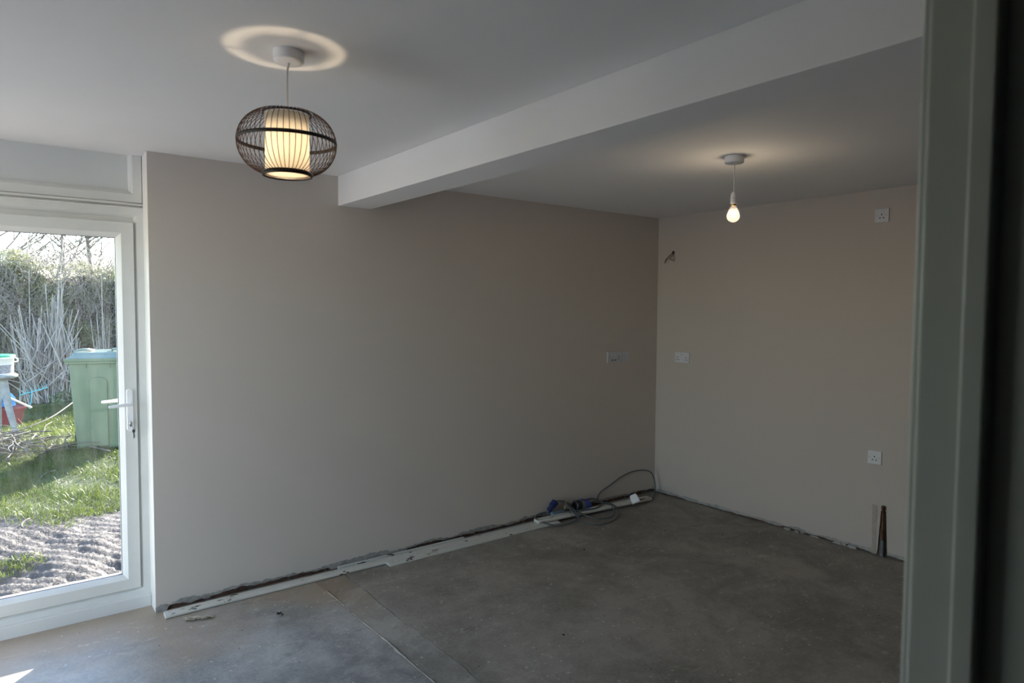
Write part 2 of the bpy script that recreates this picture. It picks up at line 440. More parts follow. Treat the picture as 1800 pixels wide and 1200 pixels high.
# door wall: left wall, its added window opening, camera-side wall with doorway
WY0, WY1, WZ0, WZ1 = -2.05, -.20, .04, 2.30
b = MB(); x0, x1 = XL-.28, XL
b.box((x0, YD-.2, -.2), (x1, WY0, H+.02)); b.box((x0, WY1, -.2), (x1, .3, H+.02)); b.box((x0, WY0, -.2), (x1, WY1, WZ0)); b.box((x0, WY0, WZ1), (x1, WY1, H+.02))
wall_left = struct(b.build('wall_left', MAT['wall_dimmed']))
DX0, DX1, DZ = -4.72, -3.775, 2.05
b = MB(); y0, y1 = YD-.135, YD
b.box((XL, y0, -.03), (DX0-.03, y1, H+.02)); b.box((DX1+.061, y0, -.03), (.016, y1, H+.02)); b.box((DX0-.03, y0, DZ+.03), (DX1+.061, y1, H+.02))
wall_front = struct(b.build('wall_front', simple('low_bounce_plaster', (.20, .155, .13), .9, var=.15, scale=4)))  # unseen wall given a dark tone to cut bounced light
# hall behind the camera
b = MB(); b.box((-5.75, -6.15, -.03), (-5.60, y0, H+.02)); struct(b.build('wall_hall_left', MAT['hall']))
b = MB(); b.box((-3.20, -6.15, -.03), (-3.10, y0, H+.02)); struct(b.build('wall_hall_right', MAT['hall']))
b = MB(); b.box((-5.60, -6.15, -.03), (-3.20, -6.05, H+.02)); struct(b.build('wall_hall_back', MAT['hall']))
# ceiling, beam
b = MB(); b.box((XL-.3, YD-2.8, H), (.3, .30, H+.25)); struct(b.build('ceiling', MAT['ceiling']))
b = MB(); b.box((-2.929, YD, 2.223), (-2.713, 0.0, H)); beam = struct(b.build('ceiling_beam', MAT['ceiling'], bevel=.003, seg=2))

# door lining at the right edge of the picture
door2 = empty('door_2', (DX1, YD, 0)); struct(door2)
def extr(prof, z0, z1):
    n = len(prof); b = MB(); b.add([(x, y, z0) for x, y in prof]+[(x, y, z1) for x, y in prof],
        [(i, (i+1) % n, n+(i+1) % n, n+i) for i in range(n)] + [tuple(range(n))[::-1], tuple(range(n, 2*n))]); return b
def arc(cx, cy, r, a0, a1, n=5): return [(cx+r*math.cos(math.radians(a0+(a1-a0)*i/n)), cy+r*math.sin(math.radians(a0+(a1-a0)*i/n))) for i in range(n+1)]
# local: origin at the room-side edge of the lining, x away from the opening, y negative towards the hall
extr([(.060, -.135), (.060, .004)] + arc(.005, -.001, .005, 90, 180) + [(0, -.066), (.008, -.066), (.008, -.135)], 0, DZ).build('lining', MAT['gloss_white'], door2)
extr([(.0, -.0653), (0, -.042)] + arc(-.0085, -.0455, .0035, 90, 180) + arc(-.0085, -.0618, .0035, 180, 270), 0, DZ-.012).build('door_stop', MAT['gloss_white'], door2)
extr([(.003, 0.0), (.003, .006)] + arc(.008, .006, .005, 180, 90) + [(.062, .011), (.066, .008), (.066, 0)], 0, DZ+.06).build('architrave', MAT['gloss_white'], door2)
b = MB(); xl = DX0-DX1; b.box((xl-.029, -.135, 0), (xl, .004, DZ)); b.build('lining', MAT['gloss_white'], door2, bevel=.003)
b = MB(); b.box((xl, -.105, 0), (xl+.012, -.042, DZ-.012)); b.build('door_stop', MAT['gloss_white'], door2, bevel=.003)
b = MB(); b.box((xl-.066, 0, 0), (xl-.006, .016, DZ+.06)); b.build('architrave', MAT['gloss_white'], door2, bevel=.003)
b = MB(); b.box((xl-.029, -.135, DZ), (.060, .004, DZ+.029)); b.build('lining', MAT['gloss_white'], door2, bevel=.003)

# added door leaf, open and out of view, shades the jamb from the left
b = MB(); b.box((-.994, -.002, .012), (-.954, .86, DZ-.01)); b.build('added_door_leaf', MAT['gloss_white'], door2, bevel=.003)
for zz in (.35, 1.25):
    b = MB(); b.box((-.9538, .13, zz), (-.9500, .74, zz+.62)); b.build('added_leaf_panel', MAT['gloss_white'], door2, bevel=.0015)
b = MB(); b.tube([(-.954, .80, 1.0), (-.915, .80, 1.0), (-.905, .79, 1.0), (-.905, .69, 1.0)], .009, 10); b.build('door_handle', MAT['metal'], door2)  # handle on the added leaf

# ---- glazed door unit
def rect_loft(rect, prof):
    """mitred frame: prof = [(inset, y)...] closed section swept round the rectangle x0,x1,z0,z1"""
    x0, x1, z0, z1 = rect; v = []
    for ins, y in prof: v += [(x0+ins, y, z0+ins), (x1-ins, y, z0+ins), (x1-ins, y, z1-ins), (x0+ins, y, z1-ins)]
    k = len(prof); f = []
    for i in range(k):
        a, q = 4*i, 4*((i+1) % k)
        for j in range(4): f.append((a+j, a+(j+1) % 4, q+(j+1) % 4, q+j))
    b = MB(); b.add(v, f); return b

door1 = empty('door_1', (-4.45, YW, 0)); struct(door1)
def P(o):      # keep world coordinates while parented to an empty placed elsewhere
    o.location = -Vector(o.parent.location); return o
FX0, FX1 = -4.945, -3.952
P(rect_loft((FX0, FX1, .060, 2.120), [(0, .143), (.031, .143), (.033, .1445), (.0445, .157), (.0445, .205), (0, .205)]).build('frame', MAT['upvc'], door1))
SX0, SX1, SZ0, SZ1 = FX0+.0465, FX1-.0465, .1065, 2.1035
SZ1 = 2.046+.002; SZ0 = .106
# frame head is deeper than the sides: packing strip fills it down to the sash
b = MB(); b.box((FX0+.0446, .158, SZ1+.002), (FX1-.0446, .205, 2.0750)); P(b.build('frame_head', MAT['upvc'], door1))
P(rect_loft((SX0, SX1, SZ0, SZ1), [(0, .138), (.003, .134), (.058, .134), (.061, .137), (.0705, .147), (.080, .158), (.0815, .162), (.0815, .200), (0, .200)]).build('sash', MAT['upvc'], door1))
P(rect_loft((SX0+.080, SX1-.080, SZ0+.080, SZ1-.080), [(0, .1625), (.0035, .1625), (.0035, .170), (0, .170)]).build('seal', MAT['seal'], door1))
b = MB(); b.box((SX0+.0820, .1705, SZ0+.082), (SX1-.082, .1765, SZ1-.082)); P(b.build('glass_pane', MAT['glass'], door1))
b = MB(); b.box((FX0, .120, -.004), (FX1-.001, .215, .062)); o = P(b.build('threshold', MAT['upvc'], door1, bevel=.004))
b = MB(); b.box((FX0, .205, .055), (FX1, .30, .075)); P(b.build('outer_sill', MAT['upvc'], door1, bevel=.004))
# stacked coupling grooves above the door head, then the opaque light under the ceiling
P(rect_loft((FX0, FX1, 2.150, 2.462), [(0, .150), (.004, .143), (.045, .143), (.047, .146), (.050, .147), (.064, .160), (.064, .205), (0, .205)]).build('top_frame', MAT['upvc'], door1))
b = MB(); b.box((FX0, .1345, 2.120), (FX1, .156, 2.1275)); b.box((FX0, .1345, 2.1375), (FX1, .156, 2.1455)); b.box((FX0, .150, 2.10), (FX1, .157, 2.149)); P(b.build('coupling_bead', MAT['upvc'], door1, bevel=.0015))
b = MB(); b.box((FX0+.0642, .164, 2.2140), (FX1-.0445, .172, 2.3995)); P(b.build('top_panel', MAT['panel'], door1))
# hinges side not in view; handle: long plate, lever, cylinder and key
h = MB()
pl = []; zc0, zc1, xc, hw = .955, 1.180, -4.034, .0155
prof = [(xc+hw*math.cos(math.radians(a)), zc1-hw+hw*math.sin(math.radians(a))) for a in range(0, 181, 15)] + [(xc+hw*math.cos(math.radians(a)), zc0+hw+hw*math.sin(math.radians(a))) for a in range(180, 361, 15)]
n = len(prof)
v = [(x, .1335, z) for x, z in prof] + [(x, .127, z) for x, z in prof] + [(xc+(x-xc)*.8, .1235, (z-(zc0+zc1)/2)*.985+(zc0+zc1)/2) for x, z in prof]
h.add(v, [(i, (i+1) % n, n+(i+1) % n, n+i) for i in range(n)] + [(n+i, n+(i+1) % n, 2*n+(i+1) % n, 2*n+i) for i in range(n)] + [tuple(range(2*n, 3*n))], False)
plate = P(h.build('handle_plate', MAT['plastic'], door1))
b = MB(); b.tube([(-4.030, .124, 1.098), (-4.030, .100, 1.098)], .009, 14)
b.tube(spline([(-4.028, .094, 1.099), (-4.045, .088, 1.100), (-4.08, .084, 1.099), (-4.12, .084, 1.095), (-4.136, .085, 1.094)], 6), [.0085]*6+[.0085]*6+[.0078]*6+[.0068]*6+[.004], 12)
b.build('door_handle', MAT['plastic'], plate)
b = MB(); b.tube([(-4.030, .200, 1.105), (-4.030, .232, 1.105)], .009, 14)
b.tube(spline([(-4.028, .236, 1.106), (-4.06, .246, 1.108), (-4.10, .248, 1.106), (-4.150, .246, 1.103)], 7), [.009]*7+[.009]*7+[.0078]*7+[.005], 12)
b.box((-4.048, .200, .96), (-4.018, .206, 1.18)); P(b.build('outer_handle', MAT['plastic'], door1))
b = MB(); b.lathe([(.0001, -.020), (.0075, -.020), (.0085, -.018), (.0085, 0)], (-4.031, .1335, .998), 18, axis='y'); b.box((-4.036, .119, .981), (-4.026, .133, .990)); lock = P(b.build('lock_cylinder', MAT['metal'], door1))
b = MB(); b.lathe([(.008, -.001), (.0105, -.001), (.0105, .001), (.008, .001)], (-4.029, .103, .996), 20, closed=True, axis='x'); b.box((-4.030, .105, .995), (-4.028, .118, .999))
kx, kz = -4.0215, .945
b.tube([(-4.029, .103, .9865), (-4.024, .103, .975), (kx, .104, .966)], .0012, 6)
b.box((kx-.0065, .103, kz+.005), (kx+.0065, .1052, kz+.022)); b.box((kx-.0025, .103, kz-.025), (kx+.0025, .1052, kz+.006)); b.box((kx+.0025, .103, kz-.020), (kx+.0045, .1052, kz-.008))
b.build('door_key', MAT['metal'], lock)

# ---- unseen side light and left-wall window, both added to bring in daylight
added_win1 = empty('added_window_1', (-5.5, YW, 0)); struct(added_win1)
QM = (XL+FX0)/2
for QX0, QX1 in ((XL, FX0),):
    P(rect_loft((QX0, QX1, .060, 2.150), [(0, .143), (.058, .143), (.061, .146), (.075, .158), (.077, .205), (0, .205)]).build('frame', MAT['upvc'], added_win1))
    b = MB(); b.box((QX0+.0772, .1705, .1375), (QX1-.0772, .1765, 2.0725)); P(b.build('glass_pane', MAT['glass'], added_win1))
    P(rect_loft((QX0, QX1, 2.150, 2.402), [(0, .143), (.045, .143), (.064, .156), (.064, .205), (0, .205)]).build('top_frame', MAT['upvc'], added_win1))
    b = MB(); b.box((QX0+.0642, .164, 2.2142), (QX1-.0642, .172, 2.3375)); P(b.build('top_panel', MAT['panel'], added_win1))
    b = MB(); b.box((QX0, .120, -.004), (QX1, .30, .060)); P(b.build('threshold', MAT['upvc'], added_win1, bevel=.004))

added_win2 = empty('added_window_2', (XL, (WY0+WY1)/2, WZ0)); struct(added_win2)
def leftframe():
    yc = (WY0+WY1)/2
    for a, c in ((WY0, yc), (yc, WY1)):
        bb = rect_loft((a, c, WZ0, WZ1), [(0, XL-.10), (.06, XL-.10), (.075, XL-.115), (.075, XL-.17), (0, XL-.17)])
        bb.v = [(y, x, z) for x, y, z in bb.v]; P(bb.build('frame', MAT['upvc'], added_win2))
        bb = MB(); bb.box((XL-.145, a+.0752, WZ0+.0752), (XL-.139, c-.0752, WZ1-.0752)); P(bb.build('glass_pane', MAT['glass'], added_win2))
leftframe()
b = MB(); b.box((XL-.10, WY0, WZ0-.0), (XL+.03, WY1, WZ0+.022)); P(b.build('added_sill', MAT['gloss_white'], added_win2, bevel=.004))

# ------------------------------------------------------------------ LAMPS
def rose(parent, c, r=.0455, hgt=.034):
    b = MB(); b.lathe([(.0002, -hgt), (r*.55, -hgt), (r*.93, -hgt+.001), (r*.99, -hgt+.005), (r, -hgt+.010), (r*1.03, 0)], c, 40)
    return b.build('ceiling_rose', MAT['plastic'], parent)
def lampholder(parent, x, y, z1, z0):
    hh = z1-z0; b = MB()
    b.lathe([(.0035, 0), (.008, -.002), (.0125, -.010), (.0155, -hh*.42), (.0165, -hh*.44), (.0165, -hh*.47), (.015, -hh*.48), (.0158, -hh*.52), (.0163, -hh*.95), (.0150, -hh)], (x, y, z1), 28)
    o = b.build('lamp_holder', MAT['plastic'], parent)
    b = MB(); b.lathe([(.0128, 0), (.0128, -.012), (.012, -.014)], (x, y, z0+.003), 24); b.build('bulb_cap', MAT['brass'], parent); return o
def glass_bulb_mat():
    m = bpy.data.materials.new('pearl_bulb_glass'); m.use_nodes = True; t = m.node_tree; t.nodes.clear()
    out = t.nodes.new('ShaderNodeOutputMaterial'); tr = t.nodes.new('ShaderNodeBsdfTransparent'); tl = t.nodes.new('ShaderNodeBsdfTranslucent'); gl = t.nodes.new('ShaderNodeBsdfGlossy'); gl.inputs['Roughness'].default_value = .05
    m1 = t.nodes.new('ShaderNodeMixShader'); m1.inputs[0].default_value = .035; t.links.new(tr.outputs[0], m1.inputs[1]); t.links.new(tl.outputs[0], m1.inputs[2])
    m2 = t.nodes.new('ShaderNodeMixShader'); m2.inputs[0].default_value = .03; t.links.new(m1.outputs[0], m2.inputs[1]); t.links.new(gl.outputs[0], m2.inputs[2]); t.links.new(m2.outputs[0], out.inputs[0]); return m
MAT['bulb_glass'] = glass_bulb_mat()
def bulb(parent, x, y, ztop, mat, R=.0325, L=.088, fr=.0065):
    """glass envelope with a small glowing element inside"""
    b = MB(); prof = [(.0125, 0), (.0135, -.006), (.0180, -.018), (.0245, -.028)]
    zc = -L+R
    for a in range(32, -91, -8):
        prof.append((max(.0001, R*math.cos(math.radians(a))), zc+R*math.sin(math.radians(a))))
    b.lathe(prof, (x, y, ztop), 32); o = b.build('light_bulb', MAT['bulb_glass'], parent)
    b = MB(); b.lathe([(.0001, fr*1.3), (fr*.75, fr*.9), (fr, 0), (fr*.75, -fr*.9), (.0001, -fr*1.3)], (x, y, ztop+zc+.004), 12); b.build('glowing_filament', mat, o)
    return o

LX, LY = -3.842, -1.772
lamp1 = empty('pendant_lamp', (LX, LY, H)); tag(lamp1, 'round dark bamboo cage pendant lamp with a lit cream fabric cylinder inside', 'lamp')
def L1(o): o.location = -Vector(lamp1.location); return o
L1(rose(lamp1, (LX, LY, H)))
b = MB(); b.tube(spline([(LX, LY, H-.034), (LX-.004, LY+.003, H-.06), (LX-.006, LY, H-.10), (LX-.006, LY, H-.20)], 8), .0035, 8); L1(b.build('flex', MAT['flex'], lamp1))
SXc, SYc = LX-.008, LY-.002; ZT, ZB = 2.208, 2.022
lampz = ZT-.05
hz0 = 2.142
L1(lampholder(lamp1, SXc+.002, SYc+.002, hz0+.055, hz0))
b = MB(); b.lathe([(.0162, 0), (.0275, 0), (.0275, .002), (.0162, .002)], (SXc+.002, SYc+.002, hz0+.014), 32, closed=True); L1(b.build('shade_ring', MAT['plastic'], lamp1))
L1(bulb(lamp1, SXc+.002, SYc+.002, hz0-.006, MAT['bulb1'], L=.075, R=.028))
for o in lamp1.children:
    o.location = -Vector(lamp1.location)
b = MB(); R1 = .0655
b.lathe([(R1, 0), (R1, -(ZT-ZB-.012)), (R1-.0012, -(ZT-ZB-.012)), (R1-.0012, 0)], (SXc, SYc, ZT-.004), 64, closed=True); L1(b.build('lamp_shade', MAT['shade'], lamp1))
b = MB(); b.lathe([(.0001, 0), (R1-.002, 0), (R1-.002, .0015), (.0001, .0015)], (SXc, SYc, ZB+.003), 48); L1(b.build('added_glow_disc', MAT['shade'], lamp1))  # added translucent disc, stands in for the overbright open bottom of the shade
def ring(r, z, hh, t, name, mat, n=64):
    b = MB(); b.lathe([(r-t, -hh/2), (r, -hh/2), (r, hh/2), (r-t, hh/2)], (SXc, SYc, z), n, closed=True); return L1(b.build(name, mat, lamp1))
ring(.0735, ZT, .006, .0045, 'top_ring', MAT['bamboo_black'])
ring(.0745, ZB, .009, .006, 'bottom_ring', MAT['bamboo_black'])
ring(.1490, (ZT+ZB)/2+.008, .0105, .003, 'middle_ring', MAT['bamboo_black'], 80)
ring(.0665, ZB+.008, .004, .0012, 'shade_hoop', MAT['bamboo_black'])
# three wires carrying the shade from the holder
for k in range(3):
    a = k*2.094+.5; b = MB(); b.tube([(SXc+.014*math.cos(a), SYc+.014*math.sin(a), hz0+.004), (SXc+.0705*math.cos(a), SYc+.0705*math.sin(a), ZT-.001)], .0016, 6); L1(b.build('carrier_arm', MAT['flex'], lamp1))
zc = (ZT+ZB)/2+.004; rib_pts = []
for i in range(25):
    t = math.radians(-66+132*i/24); rib_pts.append((.1475*math.cos(t)**.72, 0, zc+.1015*math.sin(t)))
b = MB(); b.tube(rib_pts, .0011, 5); rib = b.build('rib', MAT['bamboo'], lamp1); rme = rib.data
NR = 54
for k in range(NR):
    o = rib if k == 0 else bpy.data.objects.new('rib', rme)
    if k: COL.objects.link(o); o.parent = lamp1
    o.location = Vector((SXc, SYc, 0)) - Vector(lamp1.location); o.rotation_euler = (0, 0, 2*math.pi*k/NR)

L2X, L2Y = -1.55, -1.80
lamp2 = empty('pendant_light', (L2X, L2Y, H)); tag(lamp2, 'bare lit bulb hanging on white flex beyond the ceiling beam', 'lamp')
rose(lamp2, (0, 0, 0), r=.048, hgt=.036)
b = MB(); b.tube(spline([(0, 0, -.036), (.003, 0, -.06), (.001, 0, -.10), (.003, 0, -.14), (.001, 0, -.182)], 8), .003, 8); b.build('flex', MAT['flex'], lamp2)
lampholder(lamp2, .001, 0, -.180, -.242); bulb(lamp2, .001, 0, -.248, MAT['bulb2'])

# ------------------------------------------------------------------ SOCKETS
def plate(parent, w, hgt):
    """front plate in local x (width), y (out of the wall = -y), z up"""
    b = MB(); b.box((-w/2, -.009, -hgt/2), (w/2, -.0003, hgt/2)); return b.build('face_plate', MAT['socket'], parent, bevel=.003, seg=3)
def pins(parent, cx, cz):
    for dx, dz, w, hh in ((0, .0100, .0060, .0100), (-.0112, -.0115, .0085, .0062), (.0112, -.0115, .0085, .0062)):
        b = MB(); b.box((cx+dx-w/2, -.0096, cz+dz-hh/2), (cx+dx+w/2, -.0085, cz+dz+hh/2)); b.build('pin_slot', MAT['hole'], parent)
def screw(parent, cx, cz):
    b = MB(); b.lathe([(.0001, -.0100), (.0034, -.0098), (.0036, -.0088)], (cx, 0, cz), 12, axis='y'); b.build('screw', MAT['metal'], parent)
def rocker(parent, cx, cz):
    b = MB(); b.box((cx-.006, -.0125, cz-.009), (cx+.006, -.0085, cz+.009)); b.build('switch', MAT['socket'], parent, bevel=.0015)
def socket(name, loc, rz, kind, label, cat, group=None):
    e = empty(name, loc, rz); tag(e, label, cat, group)
    if kind == 'single': plate(e, .088, .088); pins(e, 0, -.004); screw(e, -.0305, 0); screw(e, .0305, 0)
    elif kind == 'double':
        plate(e, .148, .088); pins(e, -.043, -.008); pins(e, .043, -.008); screw(e, -.064, 0); screw(e, .064, 0); rocker(e, -.012, .025); rocker(e, .012, .025)
    elif kind == 'combo':
        plate(e, .170, .090); pins(e, .044, -.003); screw(e, -.062, 0); screw(e, .070, 0)
        for cx in (-.030, .004):
            rocker(e, cx, .022)
            b = MB(); b.box((cx-.008, -.0115, -.030), (cx+.008, -.0085, -.018)); b.build('indicator', MAT['grey_plastic'], e, bevel=.001)
    else:
        plate(e, .086, .086); screw(e, -.030, 0); screw(e, .030, 0); b = MB(); b.box((-.012, -.0115, -.012), (.012, -.0088, .012)); b.build('blank_insert', MAT['socket'], e, bevel=.0015)
    return e
socket('wall_socket', (-.531, 0, 1.215), 0, 'combo', 'wide white socket plate with switches on the long wall near the corner', 'socket')
socket('outlet_plate', (-.396, 0, 1.215), 0, 'blank', 'small square white plate butted against the right end of the wide socket', 'socket')
socket('wall_socket', (0, -.282, 1.208), -math.pi/2, 'double', 'white double socket on the end wall at waist height by the corner', 'socket')
socket('wall_socket', (0, -1.858, 2.230), -math.pi/2, 'single', 'white single socket high on the end wall just below the ceiling', 'socket')
socket('wall_socket', (0, -1.862, .645), -math.pi/2, 'single', 'white single socket low on the end wall above the capped pipe', 'socket')

# severed wires poking out of a hole in the end wall
w = empty('loose_wires', (0, -.165, 2.095)); tag(w, 'cut dark wires poking out of a hole high in the end wall near the corner', 'wires')
b = MB(); b.lathe([(.0001, -.0006), (.012, -.0008), (.014, -.0003)], (0, 0, 0), 16, axis='x'); b.build('drilled_hole', MAT['hole'], w)
b = MB(); b.tube(spline([(.001, 0, 0), (-.02, .012, -.02), (-.035, .030, -.045), (-.038, .052, -.075), (-.036, .060, -.090)], 6), .0034, 6); b.build('wire', MAT['black'], w)
b = MB(); b.tube(spline([(.001, -.002, 0), (-.02, -.004, -.03), (-.026, .020, -.052), (-.028, -.012, -.066), (-.020, -.028, -.078)], 6), .0026, 6); b.build('wire', MAT['oldwire'], w)
b = MB(); b.tube(spline([(.001, -.004, 0), (-.014, -.018, -.02), (-.014, -.020, -.05), (-.006, -.022, -.07)], 6), .0018, 6); b.build('wire', MAT['oldwire'], w)
b = MB(); b.tube(spline([(-.036, .060, -.090), (-.030, .062, -.07), (-.026, .054, -.05)], 6), .0018, 6); b.build('wire', MAT['oldwire'], w)

# capped pipe stub in its chase
pe = empty('pipe_stub', (-.010, -1.930, 0)); tag(pe, 'short capped copper pipe rising from the floor against the end wall', 'pipe')
b = MB(); b.tube([(0, 0, -.02), (0, .0, .318)], .0085, 14); b.build('pipe', MAT['copper'], pe)
b = MB(); b.lathe([(.0001, .030), (.011, .029), (.0125, .026), (.0125, .010), (.010, .008), (.010, -.006), (.0095, -.008)], (0, 0, .308), 12); b.build('end_cap', MAT['copper'], pe)
b = MB(); b.lathe([(.0086, .11), (.0105, .10), (.0105, .03), (.011, .0), (.012, -.02)], (0, 0, .0), 14); b.build('pipe_lagging', MAT['grey_plastic'], pe)
# filler smoothed beside the pipe: unpainted yellowish plaster repair
b = MB(); vv = []; 
for i in range(15):
    z = .002+i*.0235; vv.append((-.0016, -1.858+.004*nz(z*3, 3), z)); vv.append((-.0016, -1.889, z))
b.add(vv, [(2*i, 2*i+1, 2*i+3, 2*i+2) for i in range(14)]); 
b.add([(q[0]+.0014, q[1], q[2]) for q in vv], [(2*i, 2*i+2, 2*i+3, 2*i+1) for i in range(14)])
b.build('plaster_repair', simple('sandy_filler', (.40, .35, .30), .9), wall_right)

# ------------------------------------------------------------------ TIMBER LENGTHS ON THE FLOOR
def board(name, length, prof, loc, rz, label, rx=0):
    """moulding along local +x, prof in (y, z)"""
    b = MB(); n = len(prof); K = max(2, int(length/.06)); v = []
    for i in range(K+1):
        x = length*i/K; 
        for y, z in prof: v.append((x, y+.0012*math.sin(x*3.1), z+.0006*math.sin(x*7)))
    f = [(i*n+j, (i+1)*n+j, (i+1)*n+(j+1) % n, i*n+(j+1) % n) for i in range(K) for j in range(n)] + [tuple(range(n)), tuple(range(K*n, K*n+n))[::-1]]
    b.add(v, f); o = b.build(name, MAT['timber'], None); o.location = loc; o.rotation_euler = (rx, 0, rz)
    return tag(o, label, 'timber moulding')
# y negative is towards the room
flat = [(0, 0), (-.056, 0), (-.060, .003), (-.060, .011), (-.056, .016), (-.048, .018), (0, .018)]
board('timber_moulding', 2.50, flat, (-3.925, -.048, .001), math.radians(-.2), 'plain flaking white timber length reaching the door end of the long wall')
ogee = [(0, 0), (-.054, 0), (-.054, .005), (-.044, .006), (-.042, .010), (-.030, .011), (-.027, .015), (0, .016)]
o = board('timber_moulding', 1.42, ogee, (-2.672, -.112, .0005), math.radians(.3), 'stepped white architrave length under the middle of the long wall')
o.location.y = -.112; 
thin = [(0, 0), (-.012, 0), (-.014, .006), (-.012, .020), (0, .021)]
board('timber_strip', .92, thin, (-2.955, -.014, .001), math.radians(-.6), 'thin white strip squeezed between the wall and the timber lengths')
flat2 = [(0, 0), (-.066, 0), (-.068, .014), (-.060, .020), (0, .020)]
board('timber_moulding', 1.16, flat2, (-1.43, -.060, .0215), math.radians(-4.2), 'pale timber length under the tangled cable, ending near the corner', rx=0)

# ------------------------------------------------------------------ CABLE, PLUGS
R_ = .0056
path = [(-.86, -.02, .05), (-.80, -.05, .055), (-.70, -.13, .05), (-.71, -.24, .025), (-.82, -.33, .007), (-.98, -.38, .006), (-1.10, -.34, .006), (-1.11, -.22, .025), (-1.10, -.12, .055),
        (-1.10, -.05, .10), (-1.11, -.03, .12), (-1.09, -.06, .09), (-1.08, -.14, .05), (-1.12, -.22, .035), (-1.22, -.24, .020), (-1.34, -.20, .012), (-1.42, -.09, .040), (-1.36, -.02, .05), (-1.26, -.03, .055),
        (-1.14, -.10, .052), (-1.02, -.14, .052), (-.90, -.16, .05), (-.80, -.14, .054), (-.74, -.08, .06), (-.80, -.03, .08), (-.92, -.02, .07), (-1.05, -.09, .055), (-1.00, -.26, .018), (-.84, -.30, .012), (-.72, -.18, .045), (-.74, -.07, .05),
        (-.73, -.03, .075), (-.70, -.022, .105), (-.66, -.02, .125), (-.55, -.02, .165), (-.44, -.02, .205), (-.32, -.03, .232), (-.20, -.045, .230), (-.12, -.055, .205), (-.085, -.065, .150), (-.085, -.08, .085), (-.11, -.10, .030), (-.18, -.14, .010), (-.26, -.17, .028), (-.40, -.20, .046), (-.46, -.205, .05)]
b = MB(); b.tube(spline(path, 7), R_, 7); cab = b.build('extension_cable', MAT['grey_cable']); tag(cab, 'thin grey cable coiled over the timber and looped up into the corner', 'cable')
# white plug on the far end of the cable
pg = empty('mains_plug', (-.49, -.22, .040), math.radians(35)); tag(pg, 'white mains plug lying on the pale timber end near the corner', 'plug')
b = MB()
prf = [(-.026, -.020), (.026, -.020), (.028, -.006), (.024, .022), (.018, .030), (-.018, .030), (-.024, .022), (-.028, -.006)]
n = len(prf); v = [(x*s, yy, z*s) for s, yy in ((1, 0), (1, -.022), (.82, -.028)) for x, z in prf]
b.add(v, [(i, (i+1) % n, n+(i+1) % n, n+i) for i in range(n)] + [(n+i, n+(i+1) % n, 2*n+(i+1) % n, 2*n+i) for i in range(n)] + [tuple(range(n))[::-1], tuple(range(2*n, 3*n))])
pb = b.build('plug_body', MAT['plastic'], pg, bevel=.001)
for x, z in ((-.011, -.008), (.011, -.008), (0, .013)):
    b = MB(); b.box((x-.003, 0, z-.002), (x+.003, .017, z+.002)); b.build('plug_pin', MAT['brass'], pg)
pg.rotation_euler = (math.radians(-30), math.radians(-24), math.radians(-38)); pg.scale = (1.25, 1.0, 1.45); pg.location = (-.50, -.225, .064)
# blue round connector (coupler) lying on the timber
cn = empty('round_connector', (-.955, -.075, .075)); cn.rotation_euler = (0, math.radians(8), math.radians(8)); tag(cn, 'fat black and grey power connector with a blue collar by the wall', 'connector')
b = MB(); b.lathe([(.020, -.075), (.030, -.075), (.034, -.070), (.034, -.040), (.036, -.036), (.036, -.030), (.031, -.028)], (0, 0, 0), 28, axis='x'); b.lathe([(.020, -.075), (.019, -.040), (.0001, -.040)], (0, 0, 0), 28, axis='x'); b.build('socket_mouth', MAT['black'], cn)
b = MB(); b.lathe([(.031, -.030), (.037, -.024), (.037, .018), (.033, .028)], (0, 0, 0), 28, axis='x'); b.box((-.03, -.012, .030), (.012, .012, .043)); b.build('connector_body', MAT['grey_plastic'], cn)
b = MB(); b.lathe([(.033, .026), (.0375, .028), (.0375, .058), (.034, .064), (.027, .066)], (0, 0, 0), 28, axis='x'); b.build('blue_collar', MAT['blue_plastic'], cn)
b = MB(); b.lathe([(.027, .064), (.024, .070), (.018, .095), (.010, .100), (.0001, .100)], (0, 0, 0), 24, axis='x'); b.build('cable_gland', MAT['grey_plastic'], cn)
cn.scale = (1.12, 1.12, 1.12); cn.location.z = .066
# navy in-line plug held up by its own stiff cable
nv = empty('inline_plug', (-1.225, -.035, .098)); nv.rotation_euler = (0, math.radians(-38), 0); tag(nv, 'small navy blue plug propped against the wall above the cable coil', 'plug')
b = MB(); b.box((-.05, -.016, -.017), (-.004, .016, .014)); b.box((-.010, -.020, -.021), (.046, .020, .022)); b.build('plug_body', MAT['navy_plastic'], nv, bevel=.006, seg=3)
b = MB(); b.box((.005, -.0215, -.012), (.035, -.019, .012)); b.build('grip', MAT['navy_plastic'], nv, bevel=.001)
b = MB(); b.tube(spline([(-.048, 0, 0), (-.065, 0, -.008), (-.078, 0, -.03), (-.075, .0, -.06)], 6), .0045, 7); b.build('cable_tail', MAT['grey_cable'], nv)
b = MB(); b.tube(spline([(.044, 0, 0), (.07, 0, -.02), (.095, 0, -.06), (.11, -.005, -.115)], 6), .0045, 7); b.build('cable_tail', MAT['grey_cable'], nv)
